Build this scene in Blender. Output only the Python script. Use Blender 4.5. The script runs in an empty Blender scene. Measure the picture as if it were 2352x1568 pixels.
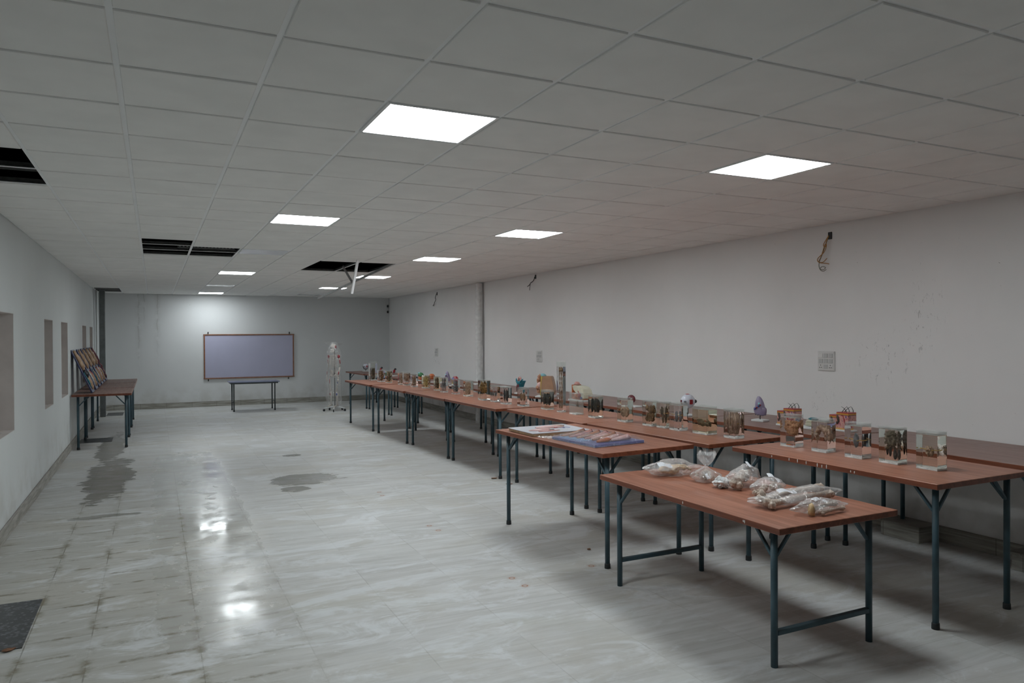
import bpy, bmesh, math, random
from mathutils import Vector, Matrix, Euler, noise
C = bpy.context.scene.collection
PI = math.pi

# ---------------------------------------------------------------- camera
FPX, YAW, PITCH, ROLL = 1697.66, 0.4513, -0.0079, -0.0055
CAMZ = 1.8537
HC = 2.9865            # underside of the ceiling tiles
XL, XR, YB, YF = -1.249, 6.31, 21.38, -3.2
cam = bpy.data.cameras.new('camera')
cam.sensor_fit = 'HORIZONTAL'; cam.sensor_width = 36.0
cam.lens = FPX / 2352 * 36.0
cam.clip_start = 0.05; cam.clip_end = 100
cam_o = bpy.data.objects.new('camera', cam); C.objects.link(cam_o)
cy_, sy_ = math.cos(YAW), math.sin(YAW)
r_ = Vector((cy_, -sy_, 0)); f_ = Vector((sy_, cy_, 0)); u_ = Vector((0, 0, 1))
f2 = f_ * math.cos(PITCH) + u_ * math.sin(PITCH); u2 = u_ * math.cos(PITCH) - f_ * math.sin(PITCH)
rr_ = r_ * math.cos(ROLL) + u2 * math.sin(ROLL); uu_ = u2 * math.cos(ROLL) - r_ * math.sin(ROLL)
m3 = Matrix((rr_, uu_, -f2)).transposed()
cam_o.matrix_world = Matrix.Translation((0, 0, CAMZ)) @ m3.to_4x4()
bpy.context.scene.camera = cam_o

# ---------------------------------------------------------------- world, exposure, lamp strength
sc = bpy.context.scene
w = bpy.data.worlds.new('world'); sc.world = w; w.use_nodes = True
w.node_tree.nodes['Background'].inputs[0].default_value = (0.02, 0.022, 0.025, 1)
w.node_tree.nodes['Background'].inputs[1].default_value = 0.3
sc.view_settings.view_transform = 'Standard'; sc.view_settings.look = 'None'
sc.view_settings.gamma = 1.0; sc.view_settings.use_curve_mapping = False
sc.view_settings.exposure = 0.0
sc.cycles.max_bounces = 9; sc.cycles.transmission_bounces = 7; sc.cycles.glossy_bounces = 3
PANEL = 27.0            # emission of the lit ceiling panels
PANEL_COL = (0.90, 0.97, 1.0, 1)

# ---------------------------------------------------------------- materials
class NT:
    def __init__(s, name):
        s.mat = bpy.data.materials.new(name); s.mat.use_nodes = True
        s.t = s.mat.node_tree; s.b = s.t.nodes['Principled BSDF']; s.out = s.t.nodes['Material Output']
    def n(s, typ, **k):
        x = s.t.nodes.new(typ)
        for a, v in k.items(): setattr(x, a, v)
        return x
    def put(s, sock, v):
        if isinstance(v, bpy.types.NodeSocket): s.t.links.new(v, sock)
        elif isinstance(v, (tuple, list)) and len(v) == 3 and sock.type == 'RGBA': sock.default_value = (*v, 1)
        else: sock.default_value = v
    def m(s, op, a, b=0.0, c=0.0):
        x = s.n('ShaderNodeMath', operation=op)
        s.put(x.inputs[0], a); s.put(x.inputs[1], b); s.put(x.inputs[2], c)
        return x.outputs[0]
    def clamp(s, a): return s.m('MINIMUM', s.m('MAXIMUM', a, 0.0), 1.0)
    def ramp(s, v, lo, hi, a=0.0, b=1.0):
        x = s.n('ShaderNodeMapRange', interpolation_type='SMOOTHSTEP')
        s.put(x.inputs[0], v); s.put(x.inputs[1], lo); s.put(x.inputs[2], hi); s.put(x.inputs[3], a); s.put(x.inputs[4], b)
        return x.outputs[0]
    def mix(s, f, a, b, blend='MIX'):
        x = s.n('ShaderNodeMix', data_type='RGBA', blend_type=blend)
        s.put(x.inputs[0], f); s.put(x.inputs[6], a); s.put(x.inputs[7], b)
        return x.outputs[2]
    def coord(s, kind='Object'): return s.n('ShaderNodeTexCoord').outputs[kind]
    def pos(s): return s.n('ShaderNodeNewGeometry').outputs['Position']
    def map(s, v, scale=(1, 1, 1), rot=(0, 0, 0), loc=(0, 0, 0)):
        x = s.n('ShaderNodeMapping'); s.put(x.inputs[0], v)
        x.inputs['Scale'].default_value = scale; x.inputs['Rotation'].default_value = rot; x.inputs['Location'].default_value = loc
        return x.outputs[0]
    def noise(s, v, scale=5, detail=4, rough=0.55, dist=0.0):
        x = s.n('ShaderNodeTexNoise'); s.put(x.inputs['Vector'], v)
        x.inputs['Scale'].default_value = scale; x.inputs['Detail'].default_value = detail
        x.inputs['Roughness'].default_value = rough; x.inputs['Distortion'].default_value = dist
        return x.outputs[0]
    def voro(s, v, scale=5, feature='F1'):
        x = s.n('ShaderNodeTexVoronoi', feature=feature); s.put(x.inputs['Vector'], v); x.inputs['Scale'].default_value = scale
        return x.outputs[0]
    def white(s, v):
        x = s.n('ShaderNodeTexWhiteNoise', noise_dimensions='2D'); s.put(x.inputs['Vector'], v); return x.outputs[0]
    def xyz(s, v):
        x = s.n('ShaderNodeSeparateXYZ'); s.put(x.inputs[0], v); return x.outputs
    def comb(s, x_, y_, z_=0.0):
        x = s.n('ShaderNodeCombineXYZ'); s.put(x.inputs[0], x_); s.put(x.inputs[1], y_); s.put(x.inputs[2], z_); return x.outputs[0]
    def bump(s, h, strength=0.2, dist=0.01):
        x = s.n('ShaderNodeBump'); x.inputs['Strength'].default_value = strength; x.inputs['Distance'].default_value = dist
        s.put(x.inputs['Height'], h); s.t.links.new(x.outputs[0], s.b.inputs['Normal'])
    def set(s, **k):
        names = dict(col='Base Color', rough='Roughness', metal='Metallic', spec='Specular IOR Level', ior='IOR', trans='Transmission Weight', coat='Coat Weight', alpha='Alpha')
        for a, v in k.items(): s.put(s.b.inputs[names[a]], v)
        return s

def plain(name, col, rough=0.5, var=0.12, scale=20, spec=0.5, metal=0.0, bump=0.0):
    t = NT(name); p = t.coord()
    nz = t.noise(p, scale, 2 if var < 0.05 else 4)
    d = tuple(c * (1 - var) for c in col); l = tuple(min(1, c * (1 + var)) for c in col)
    t.set(col=t.mix(t.ramp(nz, 0.3, 0.7), d, l), rough=rough, spec=spec, metal=metal)
    if bump: t.bump(nz, bump, 0.005)
    return t.mat

M = {}
def wall_mat(name, base, damp=0.0, drips=(), scuffs=()):
    t = NT(name); p = t.pos(); x, y, z = t.xyz(p)
    big = t.noise(t.map(p, (0.6, 0.6, 0.5)), 1.2, 4)
    spk = t.noise(p, 26, 3, 0.6)
    patch = t.noise(p, 1.7, 3)
    col = t.mix(t.ramp(big, 0.3, 0.75), tuple(c * 0.94 for c in base), base)
    mk = t.m('MULTIPLY', t.ramp(spk, 0.69, 0.75), t.ramp(patch, 0.52, 0.66))
    col = t.mix(t.m('MULTIPLY', mk, 0.6), col, (0.2, 0.19, 0.18))
    if scuffs:
        sc1 = t.noise(t.map(p, (1, 1, 0.45)), 30, 4, 0.7, 1.0)
        for yy, zz, ry, rz_ in scuffs:
            a_ = t.m('DIVIDE', t.m('SUBTRACT', y, yy), ry); b_ = t.m('DIVIDE', t.m('SUBTRACT', z, zz), rz_)
            d_ = t.m('SQRT', t.m('ADD', t.m('MULTIPLY', a_, a_), t.m('MULTIPLY', b_, b_)))
            col = t.mix(t.m('MULTIPLY', t.m('MULTIPLY', t.ramp(d_, 1.0, 0.3), t.ramp(sc1, 0.60, 0.66)), 0.5), col, (0.22, 0.21, 0.20))
    for dx_, zlo in drips:
        d_ = t.m('ABSOLUTE', t.m('SUBTRACT', t.m('ADD', x, t.m('MULTIPLY', t.m('SUBTRACT', t.noise(t.map(p, (1, 1, 2)), 2.5, 3), 0.5), 0.10)), dx_))
        k_ = t.m('MULTIPLY', t.m('MAXIMUM', t.m('MULTIPLY', t.ramp(d_, 0.022, 0.006), 0.7), t.m('MULTIPLY', t.ramp(d_, 0.12, 0.0), 0.3)), t.m('MULTIPLY', t.ramp(z, zlo, zlo + 1.4), t.ramp(t.noise(p, 7, 3), 0.3, 0.55)))
        col = t.mix(t.m('MULTIPLY', k_, 0.55), col, (0.30, 0.29, 0.27))
    low = t.m('MULTIPLY', t.ramp(z, 0.75, 0.1), t.ramp(t.noise(p, 3.0, 5), 0.38, 0.68))
    col = t.mix(t.m('MULTIPLY', low, damp), col, (0.42, 0.40, 0.35))
    t.set(col=col, rough=0.75, spec=0.25)
    t.bump(t.noise(p, 9, 3), 0.12, 0.01)
    return t.mat
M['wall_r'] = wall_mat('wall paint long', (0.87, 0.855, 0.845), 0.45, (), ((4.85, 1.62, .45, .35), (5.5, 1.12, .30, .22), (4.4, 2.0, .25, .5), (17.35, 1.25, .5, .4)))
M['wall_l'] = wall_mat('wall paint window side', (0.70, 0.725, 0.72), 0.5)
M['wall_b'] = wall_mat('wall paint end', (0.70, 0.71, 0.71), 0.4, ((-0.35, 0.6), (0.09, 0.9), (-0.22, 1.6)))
M['recess'] = plain('plaster with recess shade', (0.58, 0.535, 0.51), 0.8, 0.06, 4)  # browner than the wall: the shade inside the recesses is put into the colour
M['tile'] = plain('ceiling tile', (0.88, 0.87, 0.845), 0.8, 0.025, 3, 0.2)
M['tbar'] = plain('ceiling grid bar', (0.90, 0.90, 0.90), 0.5, 0.02, 3)
M['void'] = plain('concrete with void shade', (0.05, 0.05, 0.05), 0.95, 0.3, 2, 0.1)  # near-black colour paints in the shade of the space above the ceiling
M['channel'] = plain('galvanised channel', (0.09, 0.09, 0.088), 0.45, 0.2, 30, 0.5, 0.4)
M['bargrey'] = plain('grey grid bar', (0.42, 0.42, 0.42), 0.5, 0.1, 12)
M['lbd'] = plain('limb board', (0.028, 0.035, 0.10), 0.35, 0.15, 10)
M['darkbar'] = plain('weathered bar', (0.10, 0.10, 0.10), 0.5, 0.2, 20)

def emit(name, col, strength):
    t = NT(name); t.set(col=(0.9, 0.9, 0.9), rough=0.4)
    t.b.inputs['Emission Color'].default_value = col; t.b.inputs['Emission Strength'].default_value = strength
    return t.mat
M['panel'] = emit('lit diffuser', PANEL_COL, PANEL)
M['panel_off'] = plain('unlit diffuser', (0.97, 0.98, 0.98), 0.2, 0.005, 2, 0.9)
M['white_frame'] = plain('white enamel', (0.8, 0.8, 0.8), 0.4, 0.02, 4)

# floor: 600 x 300 mm veined marble
def floor_mat():
    t = NT('marble floor'); p = t.pos(); x, y, z = t.xyz(p); xy0 = t.comb(x, y)
    k = t.m('FLOOR', t.m('DIVIDE', t.m('SUBTRACT', x, 0.235), 0.597))
    fx = t.m('FRACT', t.m('DIVIDE', t.m('SUBTRACT', x, 0.235), 0.597))
    dreg = t.m('MULTIPLY', t.m('SUBTRACT', 0.5, t.m('ABSOLUTE', t.m('SUBTRACT', fx, 0.5))), 0.597)
    isl = t.m('LESS_THAN', x, -0.42)
    dx = t.m('ADD', t.m('MULTIPLY', isl, t.m('ABSOLUTE', t.m('ADD', x, 0.715))), t.m('MULTIPLY', t.m('SUBTRACT', 1.0, isl), dreg))
    kl = t.m('SUBTRACT', -7.0, t.m('LESS_THAN', x, -0.715))
    col_id = t.m('ADD', t.m('MULTIPLY', isl, kl), t.m('MULTIPLY', t.m('SUBTRACT', 1.0, isl), k))
    off = t.white(t.comb(col_id, 3.7))
    ty = t.m('DIVIDE', t.m('ADD', y, t.m('MULTIPLY', off, 0.305)), 0.305)
    row = t.m('FLOOR', ty); fy = t.m('FRACT', ty)
    dy = t.m('MULTIPLY', t.m('SUBTRACT', 0.5, t.m('ABSOLUTE', t.m('SUBTRACT', fy, 0.5))), 0.305)
    rnd = t.white(t.comb(t.m('MULTIPLY', col_id, 1.37), t.m('MULTIPLY', row, 0.713)))
    rnd2 = t.white(t.comb(t.m('MULTIPLY', row, 2.11), t.m('ADD', col_id, 40.3)))
    # veins, running across the room at a small tilt
    vx = t.m('ADD', t.m('MULTIPLY', x, 0.9), t.m('MULTIPLY', rnd, 17.0))
    vy = t.m('ADD', t.m('MULTIPLY', y, 11.0), t.m('MULTIPLY', x, t.m('MULTIPLY', t.m('SUBTRACT', rnd2, 0.25), 1.6)))
    vv = t.comb(vx, vy, t.m('MULTIPLY', rnd2, 9.0))
    v1 = t.noise(vv, 1.3, 5, 0.62, 0.5)
    v2 = t.noise(t.map(vv, (2.2, 3.1, 1)), 1.6, 5, 0.6, 0.3)
    base = t.mix(t.ramp(v1, 0.3, 0.7), (0.50, 0.50, 0.488), (0.615, 0.62, 0.615))
    base = t.mix(t.m('MULTIPLY', t.ramp(v2, 0.58, 0.74), t.m('ADD', 0.22, t.m('MULTIPLY', t.ramp(x, 1.8, 0.0), 0.30))), base, (0.36, 0.345, 0.31))
    base = t.mix(t.m('MULTIPLY', t.ramp(v2, 0.40, 0.30), 0.25), base, (0.70, 0.71, 0.71))
    val = t.m('ADD', 0.96, t.m('MULTIPLY', rnd, 0.075))
    base = t.mix(1.0, base, t.comb(val, val, t.m('ADD', val, -0.01)), 'MULTIPLY')
    # trampled grime: beige near the windows, chalky whitish in the middle
    big = t.noise(t.map(p, (0.8, 1.2, 1)), 0.9, 6, 0.6)
    fine = t.noise(t.map(p, (1.5, 5.0, 1)), 2.6, 6, 0.65)
    left = t.m('MULTIPLY', t.ramp(t.m('ADD', x, t.m('MULTIPLY', t.m('SUBTRACT', big, 0.5), 1.2)), 1.3, 0.2), t.ramp(y, 11.5, 7.0))
    base = t.mix(t.m('MULTIPLY', left, 0.55), base, (0.385, 0.375, 0.325))
    base = t.mix(t.m('MULTIPLY', t.ramp(big, 0.46, 0.64), 0.5), base, (0.49, 0.468, 0.41))
    base = t.mix(t.m('MULTIPLY', t.ramp(t.noise(t.map(p, (0.7, 1.6, 1), (0, 0, 0), (4, 9, 0)), 1.6, 5, 0.72, 1.2), 0.50, 0.64), 0.7), base, (0.69, 0.71, 0.72))
    base = t.mix(t.m('MULTIPLY', t.ramp(t.noise(t.map(p, (2.0, 4.2, 1), (0, 0, 0.15), (2, 5, 0)), 2.2, 6, 0.75, 1.5), 0.60, 0.68), 0.45), base, (0.70, 0.715, 0.72))
    base = t.mix(t.m('MULTIPLY', t.m('MULTIPLY', t.ramp(fine, 0.5, 0.72), t.m('ADD', 0.25, t.m('MULTIPLY', left, 0.45))), 0.8), base, (0.33, 0.30, 0.235))
    # joints
    wob = t.m('MULTIPLY', t.m('SUBTRACT', t.noise(p, 14, 3), 0.5), 0.004)
    jl = t.ramp(t.m('ADD', dx, wob), 0.0055, 0.0015)
    jc = t.ramp(t.m('ADD', dy, wob), 0.0045, 0.001)
    jn = t.ramp(t.noise(t.map(p, (1, 1, 1)), 2.3, 4, 0.6), 0.42, 0.62)
    joint = t.m('MULTIPLY', t.m('MAXIMUM', jl, t.m('MULTIPLY', jc, 0.85)), t.m('ADD', 0.06, t.m('MULTIPLY', jn, t.m('ADD', 0.20, t.m('MULTIPLY', left, 0.55)))))
    base = t.mix(joint, base, (0.12, 0.105, 0.075))
    soft = t.m('MULTIPLY', t.m('MAXIMUM', t.ramp(t.m('ADD', dx, t.m('MULTIPLY', wob, 4.0)), 0.05, 0.0), t.ramp(t.m('ADD', dy, t.m('MULTIPLY', wob, 4.0)), 0.035, 0.0)), t.m('MULTIPLY', left, t.ramp(t.noise(p, 4.5, 5, 0.68), 0.45, 0.62)))
    base = t.mix(t.m('MULTIPLY', soft, 0.85), base, (0.19, 0.165, 0.11))
    # puddled dirty water with its own outline
    warp = t.m('ADD', t.m('MULTIPLY', t.noise(t.map(p, (1.1, 0.7, 1)), 2.2, 5, 0.6), 0.55), t.m('MULTIPLY', t.noise(t.map(p, (1.3, 7.0, 1)), 1.5, 6, 0.65), 0.45))
    dmin = None
    for cx, cy, rx, ry in ((-0.56, 11.2, 0.27, 1.7), (-0.66, 14.2, 0.20, 1.9), (1.8, 9.85, 0.42, 0.40), (1.55, 9.25, 0.16, 0.16), (-0.5, 8.75, 0.35, 0.10), (1.95, 11.9, 0.16, 0.12)):
        v_ = t.n('ShaderNodeVectorMath', operation='LENGTH')
        t.put(v_.inputs[0], t.map(xy0, (1 / rx, 1 / ry, 1), (0, 0, 0), (-cx / rx, -cy / ry, 0)))
        dmin = v_.outputs['Value'] if dmin is None else t.m('MINIMUM', dmin, v_.outputs['Value'])
    stain = t.ramp(t.m('ADD', dmin, t.m('MULTIPLY', t.m('SUBTRACT', warp, 0.5), 2.7)), 1.06, 0.94)
    base = t.mix(t.m('MULTIPLY', stain, t.ramp(fine, 0.3, 0.65, 0.42, 0.72)), base, (0.17, 0.16, 0.125))
    # rust rings left by table feet
    dmin = None
    for cx, cy in ((2.4, 8.6), (2.38, 8.4), (2.41, 6.85), (2.43, 6.65), (2.45, 5.08), (2.46, 4.88), (3.15, 5.06)):
        v_ = t.n('ShaderNodeVectorMath', operation='DISTANCE'); t.put(v_.inputs[0], xy0); v_.inputs[1].default_value = (cx, cy, 0)
        dmin = v_.outputs['Value'] if dmin is None else t.m('MINIMUM', dmin, v_.outputs['Value'])
    d = t.m('ADD', dmin, t.m('MULTIPLY', wob, 1.6))
    ring = t.ramp(t.m('ABSOLUTE', t.m('SUBTRACT', d, 0.020)), 0.0075, 0.002)
    halo = t.m('MULTIPLY', t.ramp(d, 0.05, 0.02), 0.25)
    base = t.mix(t.m('MAXIMUM', t.m('MULTIPLY', ring, 0.85), halo), base, (0.36, 0.13, 0.045))
    # film of water: glossy tongue running up the room
    film = t.m('MULTIPLY', t.ramp(t.m('ABSOLUTE', t.m('SUBTRACT', x, 0.42)), 0.62, 0.30), t.m('MULTIPLY', t.ramp(y, 4.4, 4.9), t.ramp(y, 15.0, 11.0)))
    fn = t.noise(t.map(p, (1.6, 1.0, 1)), 1.7, 5, 0.6)
    film = t.m('MULTIPLY', film, t.ramp(fn, 0.22, 0.58))
    far_wet = t.ramp(y, 6.2, 8.0)
    film = t.m('MAXIMUM', film, t.m('MULTIPLY', stain, 0.6))
    rough = t.m('ADD', 0.46, t.m('MULTIPLY', t.m('SUBTRACT', fine, 0.5), 0.25))
    rough = t.m('ADD', t.m('MULTIPLY', rough, t.m('SUBTRACT', 1.0, film)), t.m('MULTIPLY', film, t.m('SUBTRACT', t.m('ADD', 0.155, t.m('MULTIPLY', jn, 0.08)), t.m('MULTIPLY', far_wet, 0.10))))
    t.set(col=base, rough=rough, spec=t.m('ADD', 0.22, t.m('MULTIPLY', film, 0.5)))
    t.bump(t.noise(p, 5, 2), 0.05, 0.006)
    return t.mat
M['floor'] = floor_mat()

def skirting_mat():
    t = NT('skirting marble'); p = t.pos(); x, y, z = t.xyz(p)
    s_ = t.m('ADD', x, y)
    v = t.noise(t.comb(t.m('MULTIPLY', s_, 1.2), t.m('MULTIPLY', z, 16.0), 0.0), 2.0, 6, 0.6, 0.6)
    col = t.mix(t.ramp(v, 0.35, 0.68), (0.24, 0.225, 0.19), (0.45, 0.44, 0.40))
    j = t.ramp(t.m('ABSOLUTE', t.m('SUBTRACT', t.m('FRACT', t.m('DIVIDE', s_, 0.61)), 0.5)), 0.006, 0.002)
    col = t.mix(j, col, (0.10, 0.09, 0.07))
    col = t.mix(t.m('MULTIPLY', t.ramp(z, 0.125, 0.145), 0.6), col, (0.15, 0.13, 0.11))
    t.set(col=col, rough=0.45); return t.mat
M['skirting'] = skirting_mat()

def granite():
    t = NT('black granite'); p = t.coord()
    f = t.voro(p, 26); f2 = t.noise(p, 16, 4, 0.7)
    col = t.mix(t.ramp(f2, 0.52, 0.62), (0.018, 0.021, 0.025), (0.10, 0.11, 0.12))
    col = t.mix(t.m('MULTIPLY', t.ramp(f, 0.30, 0.18), 0.6), col, (0.22, 0.23, 0.24))
    t.set(col=col, rough=0.3); return t.mat
M['granite'] = granite()

def laminate(name, dark, light, dust=0.15):
    t = NT(name); p = t.coord()
    g = t.noise(t.map(p, (26, 1.3, 26)), 1.0, 6, 0.6, 0.4)
    g2 = t.noise(t.map(p, (70, 2.5, 70)), 1.0, 3, 0.6)
    col = t.mix(t.ramp(g, 0.32, 0.70), dark, light)
    col = t.mix(t.m('MULTIPLY', t.ramp(g2, 0.56, 0.70), 0.35), col, tuple(c * 0.62 for c in dark))
    du = t.noise(p, 2.6, 6, 0.65)
    col = t.mix(t.m('MULTIPLY', t.ramp(du, 0.52, 0.75), dust), col, (0.45, 0.41, 0.39))
    t.set(col=col, rough=t.m('ADD', 0.30, t.m('MULTIPLY', du, 0.22)), spec=0.5)
    return t.mat
M['top'] = laminate('red brown laminate', (0.275, 0.102, 0.060), (0.43, 0.188, 0.120), 0.16)
M['top_dusty'] = laminate('dusty laminate', (0.21, 0.115, 0.09), (0.31, 0.185, 0.155), 0.40)
M['edge'] = laminate('table edge band', (0.135, 0.034, 0.014), (0.225, 0.064, 0.029), 0.02)
def painted(name, col, chips=0.5):
    t = NT(name); p = t.coord(); nz = t.noise(p, 30, 4, 0.7); b = t.noise(p, 7, 3)
    c = t.mix(t.ramp(b, 0.3, 0.7), tuple(k * 0.8 for k in col), tuple(k * 1.15 for k in col))
    c = t.mix(t.m('MULTIPLY', t.ramp(nz, 0.735, 0.76), chips), c, (0.55, 0.56, 0.55))
    t.set(col=c, rough=0.42, spec=0.45); return t.mat
M['leg'] = painted('teal enamel', (0.050, 0.095, 0.118), 0.35)
M['leg_chipped'] = painted('chipped teal enamel', (0.050, 0.095, 0.118), 0.9)
M['leg_dark'] = painted('dark grey enamel', (0.045, 0.055, 0.055), 0.2)
M['rubber'] = plain('black rubber', (0.022, 0.026, 0.028), 0.6, 0.2)
M['reflection_top'] = plain('laminate with blue reflection', (0.17, 0.19, 0.27), 0.22, 0.06, 6)  # bluish reflection on the small table top, painted into its colour
M['board_face'] = plain('lavender marker board', (0.43, 0.43, 0.56), 0.28, 0.02, 2)
M['board_frame'] = plain('brown board frame', (0.24, 0.11, 0.065), 0.5, 0.15, 15)
M['black'] = plain('black plastic', (0.02, 0.02, 0.022), 0.45, 0.2)
M['white_plastic'] = plain('white plastic', (0.72, 0.71, 0.69), 0.4, 0.03, 6)
M['grey_plastic'] = plain('pale grey plastic', (0.52, 0.52, 0.51), 0.4, 0.03, 6)
M['post'] = plain('grey painted steel', (0.16, 0.175, 0.175), 0.45, 0.15, 8)
M['plaster_pipe'] = plain('lumpy whitewash', (0.76, 0.76, 0.75), 0.85, 0.09, 14, 0.2, 0, 0.6)
M['wire_orange'] = plain('orange wire', (0.42, 0.21, 0.06), 0.5)
M['wire_green'] = plain('dull green wire', (0.13, 0.13, 0.08), 0.5)

# specimens
def tissue(name, dark, mid, light, scale=30):
    t = NT(name); p = t.coord()
    a = t.noise(p, scale, 6, 0.65, 0.5); b = t.voro(p, scale * 1.6)
    c = t.mix(t.ramp(a, 0.30, 0.52), dark, mid); c = t.mix(t.ramp(a, 0.52, 0.72), c, light)
    c = t.mix(t.m('MULTIPLY', t.ramp(b, 0.35, 0.7), 0.4), c, dark)
    t.set(col=c, rough=0.45); t.bump(a, 0.5, 0.004); return t.mat
M['brown'] = tissue('brown tissue', (0.10, 0.055, 0.025), (0.30, 0.17, 0.08), (0.52, 0.36, 0.20))
M['amber'] = tissue('amber tissue', (0.14, 0.07, 0.02), (0.40, 0.22, 0.07), (0.62, 0.42, 0.17))
M['tan'] = tissue('tan tissue', (0.24, 0.14, 0.09), (0.50, 0.35, 0.25), (0.72, 0.60, 0.48))
M['dark'] = tissue('blackened tissue', (0.018, 0.018, 0.017), (0.05, 0.052, 0.05), (0.14, 0.145, 0.135))
M['greyt'] = tissue('grey tissue', (0.08, 0.085, 0.09), (0.20, 0.21, 0.225), (0.36, 0.38, 0.40))
M['yellow'] = tissue('yellow tissue', (0.30, 0.22, 0.08), (0.58, 0.46, 0.20), (0.78, 0.68, 0.40))
M['drab'] = tissue('drab tissue', (0.06, 0.045, 0.028), (0.17, 0.125, 0.08), (0.33, 0.26, 0.17))
M['fleshy'] = tissue('fleshy tissue', (0.30, 0.13, 0.07), (0.55, 0.28, 0.13), (0.70, 0.46, 0.28))
M['rod'] = plain('yellow tie rod', (0.60, 0.40, 0.13), 0.4, 0.15, 30)

def glass(name, col, ior, rough=0.0):
    t = NT(name); t.set(col=col, rough=rough, ior=ior, trans=1.0); return t.mat
M['fluid'] = glass('clear fixative', (0.985, 0.985, 0.97), 1.36)
M['fluid_y'] = glass('yellow fixative', (0.95, 0.92, 0.72), 1.36)
M['fluid_g'] = glass('greenish fixative', (0.96, 0.975, 0.90), 1.36)
def acrylic():
    t = NT('thin acrylic')
    tr = t.n('ShaderNodeBsdfTransparent'); tr.inputs[0].default_value = (0.93, 0.94, 0.93, 1)
    t.set(col=(0.75, 0.77, 0.76), rough=0.08)
    lw = t.n('ShaderNodeLayerWeight'); lw.inputs[0].default_value = 0.25
    f = t.m('ADD', 0.06, t.m('MULTIPLY', lw.outputs['Facing'], 0.25))
    mx = t.n('ShaderNodeMixShader'); t.put(mx.inputs[0], f)
    t.t.links.new(tr.outputs[0], mx.inputs[1]); t.t.links.new(t.b.outputs[0], mx.inputs[2]); t.t.links.new(mx.outputs[0], t.out.inputs[0])
    return t.mat
M['acrylic'] = acrylic()
def refract_white():
    t = NT('base plate with refracted light'); p = t.coord()  # whitish colour stands in for light refracted in the clear base plate
    t.set(col=(0.84, 0.86, 0.84), rough=0.25)
    tr = t.n('ShaderNodeBsdfTransparent'); mx = t.n('ShaderNodeMixShader')
    t.put(mx.inputs[0], t.ramp(t.noise(p, 18, 3), 0.3, 0.7, 0.55, 0.9))
    t.t.links.new(tr.outputs[0], mx.inputs[1]); t.t.links.new(t.b.outputs[0], mx.inputs[2]); t.t.links.new(mx.outputs[0], t.out.inputs[0])
    return t.mat
M['refract_white'] = refract_white()
def film(name, gl=0.10, facing=0.45, haze=0.17):
    t = NT(name); p = t.coord()
    nz = t.m('ADD', t.m('MULTIPLY', t.m('MINIMUM', t.voro(t.map(p, (1, 1, 1.3)), 26, 'DISTANCE_TO_EDGE'), 0.25), 1.6), t.m('ADD', t.m('MULTIPLY', t.m('MINIMUM', t.voro(p, 60, 'DISTANCE_TO_EDGE'), 0.2), 0.8), t.m('MULTIPLY', t.noise(p, 42, 4, 0.62, 0.8), 0.6)))
    bp = t.n('ShaderNodeBump'); bp.inputs['Strength'].default_value = 0.8; bp.inputs['Distance'].default_value = 0.008; t.put(bp.inputs['Height'], nz)
    tr = t.n('ShaderNodeBsdfTransparent'); tr.inputs[0].default_value = (0.97, 0.97, 0.97, 1)
    gs = t.n('ShaderNodeBsdfGlossy'); gs.inputs['Roughness'].default_value = 0.11; gs.inputs['Color'].default_value = (0.95, 0.95, 0.95, 1)
    t.t.links.new(bp.outputs[0], gs.inputs['Normal'])
    t.set(col=(0.82, 0.82, 0.81), rough=0.4)
    lw = t.n('ShaderNodeLayerWeight'); lw.inputs[0].default_value = 0.4
    fc = lw.outputs['Facing']
    m1 = t.n('ShaderNodeMixShader'); t.put(m1.inputs[0], t.m('ADD', haze * 0.6, t.m('MULTIPLY', fc, haze * 2.2)))
    t.t.links.new(tr.outputs[0], m1.inputs[1]); t.t.links.new(t.b.outputs[0], m1.inputs[2])
    m2 = t.n('ShaderNodeMixShader'); t.put(m2.inputs[0], t.m('ADD', gl, t.m('MULTIPLY', t.m('POWER', fc, 2.5), facing)))
    t.t.links.new(m1.outputs[0], m2.inputs[1]); t.t.links.new(gs.outputs[0], m2.inputs[2]); t.t.links.new(m2.outputs[0], t.out.inputs[0])
    return t.mat
M['film'] = film('clear polythene')
M['film_thin'] = film('thin polythene', 0.10, 0.35, 0.07)
M['film_wrap'] = film('shiny wrap', 0.10, 0.10, 0.015)
M['bone'] = tissue('dry bone', (0.40, 0.31, 0.24), (0.62, 0.52, 0.44), (0.76, 0.69, 0.62), 24)
M['bone_yellow'] = tissue('yellow bone', (0.44, 0.28, 0.13), (0.66, 0.46, 0.24), (0.76, 0.62, 0.42), 18)
M['paper'] = plain('paper slip', (0.78, 0.80, 0.84), 0.7, 0.04, 40)
M['skel'] = plain('model bone', (0.62, 0.57, 0.52), 0.45, 0.08, 20)
M['red'] = plain('red paint', (0.34, 0.02, 0.03), 0.4, 0.2, 30)
M['dkred'] = plain('maroon paint', (0.12, 0.012, 0.02), 0.4, 0.3, 30)
M['blue'] = plain('blue paint', (0.04, 0.07, 0.32), 0.4, 0.2, 30)
M['teal'] = plain('teal paint', (0.015, 0.17, 0.22), 0.4, 0.15, 30)
M['sky'] = plain('light blue paint', (0.28, 0.55, 0.62), 0.4, 0.1, 30)
M['green'] = plain('green paint', (0.03, 0.16, 0.05), 0.4, 0.2, 30)
M['orange'] = plain('orange paint', (0.50, 0.14, 0.05), 0.4, 0.15, 30)
M['yel'] = plain('yellow paint', (0.60, 0.46, 0.10), 0.4, 0.12, 30)
M['cream'] = plain('cream paint', (0.68, 0.66, 0.52), 0.4, 0.06, 15)
M['pink'] = plain('pink paint', (0.58, 0.30, 0.27), 0.4, 0.12, 30)
M['pinkpale'] = plain('pale pink paint', (0.66, 0.42, 0.40), 0.4, 0.08, 25)
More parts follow.
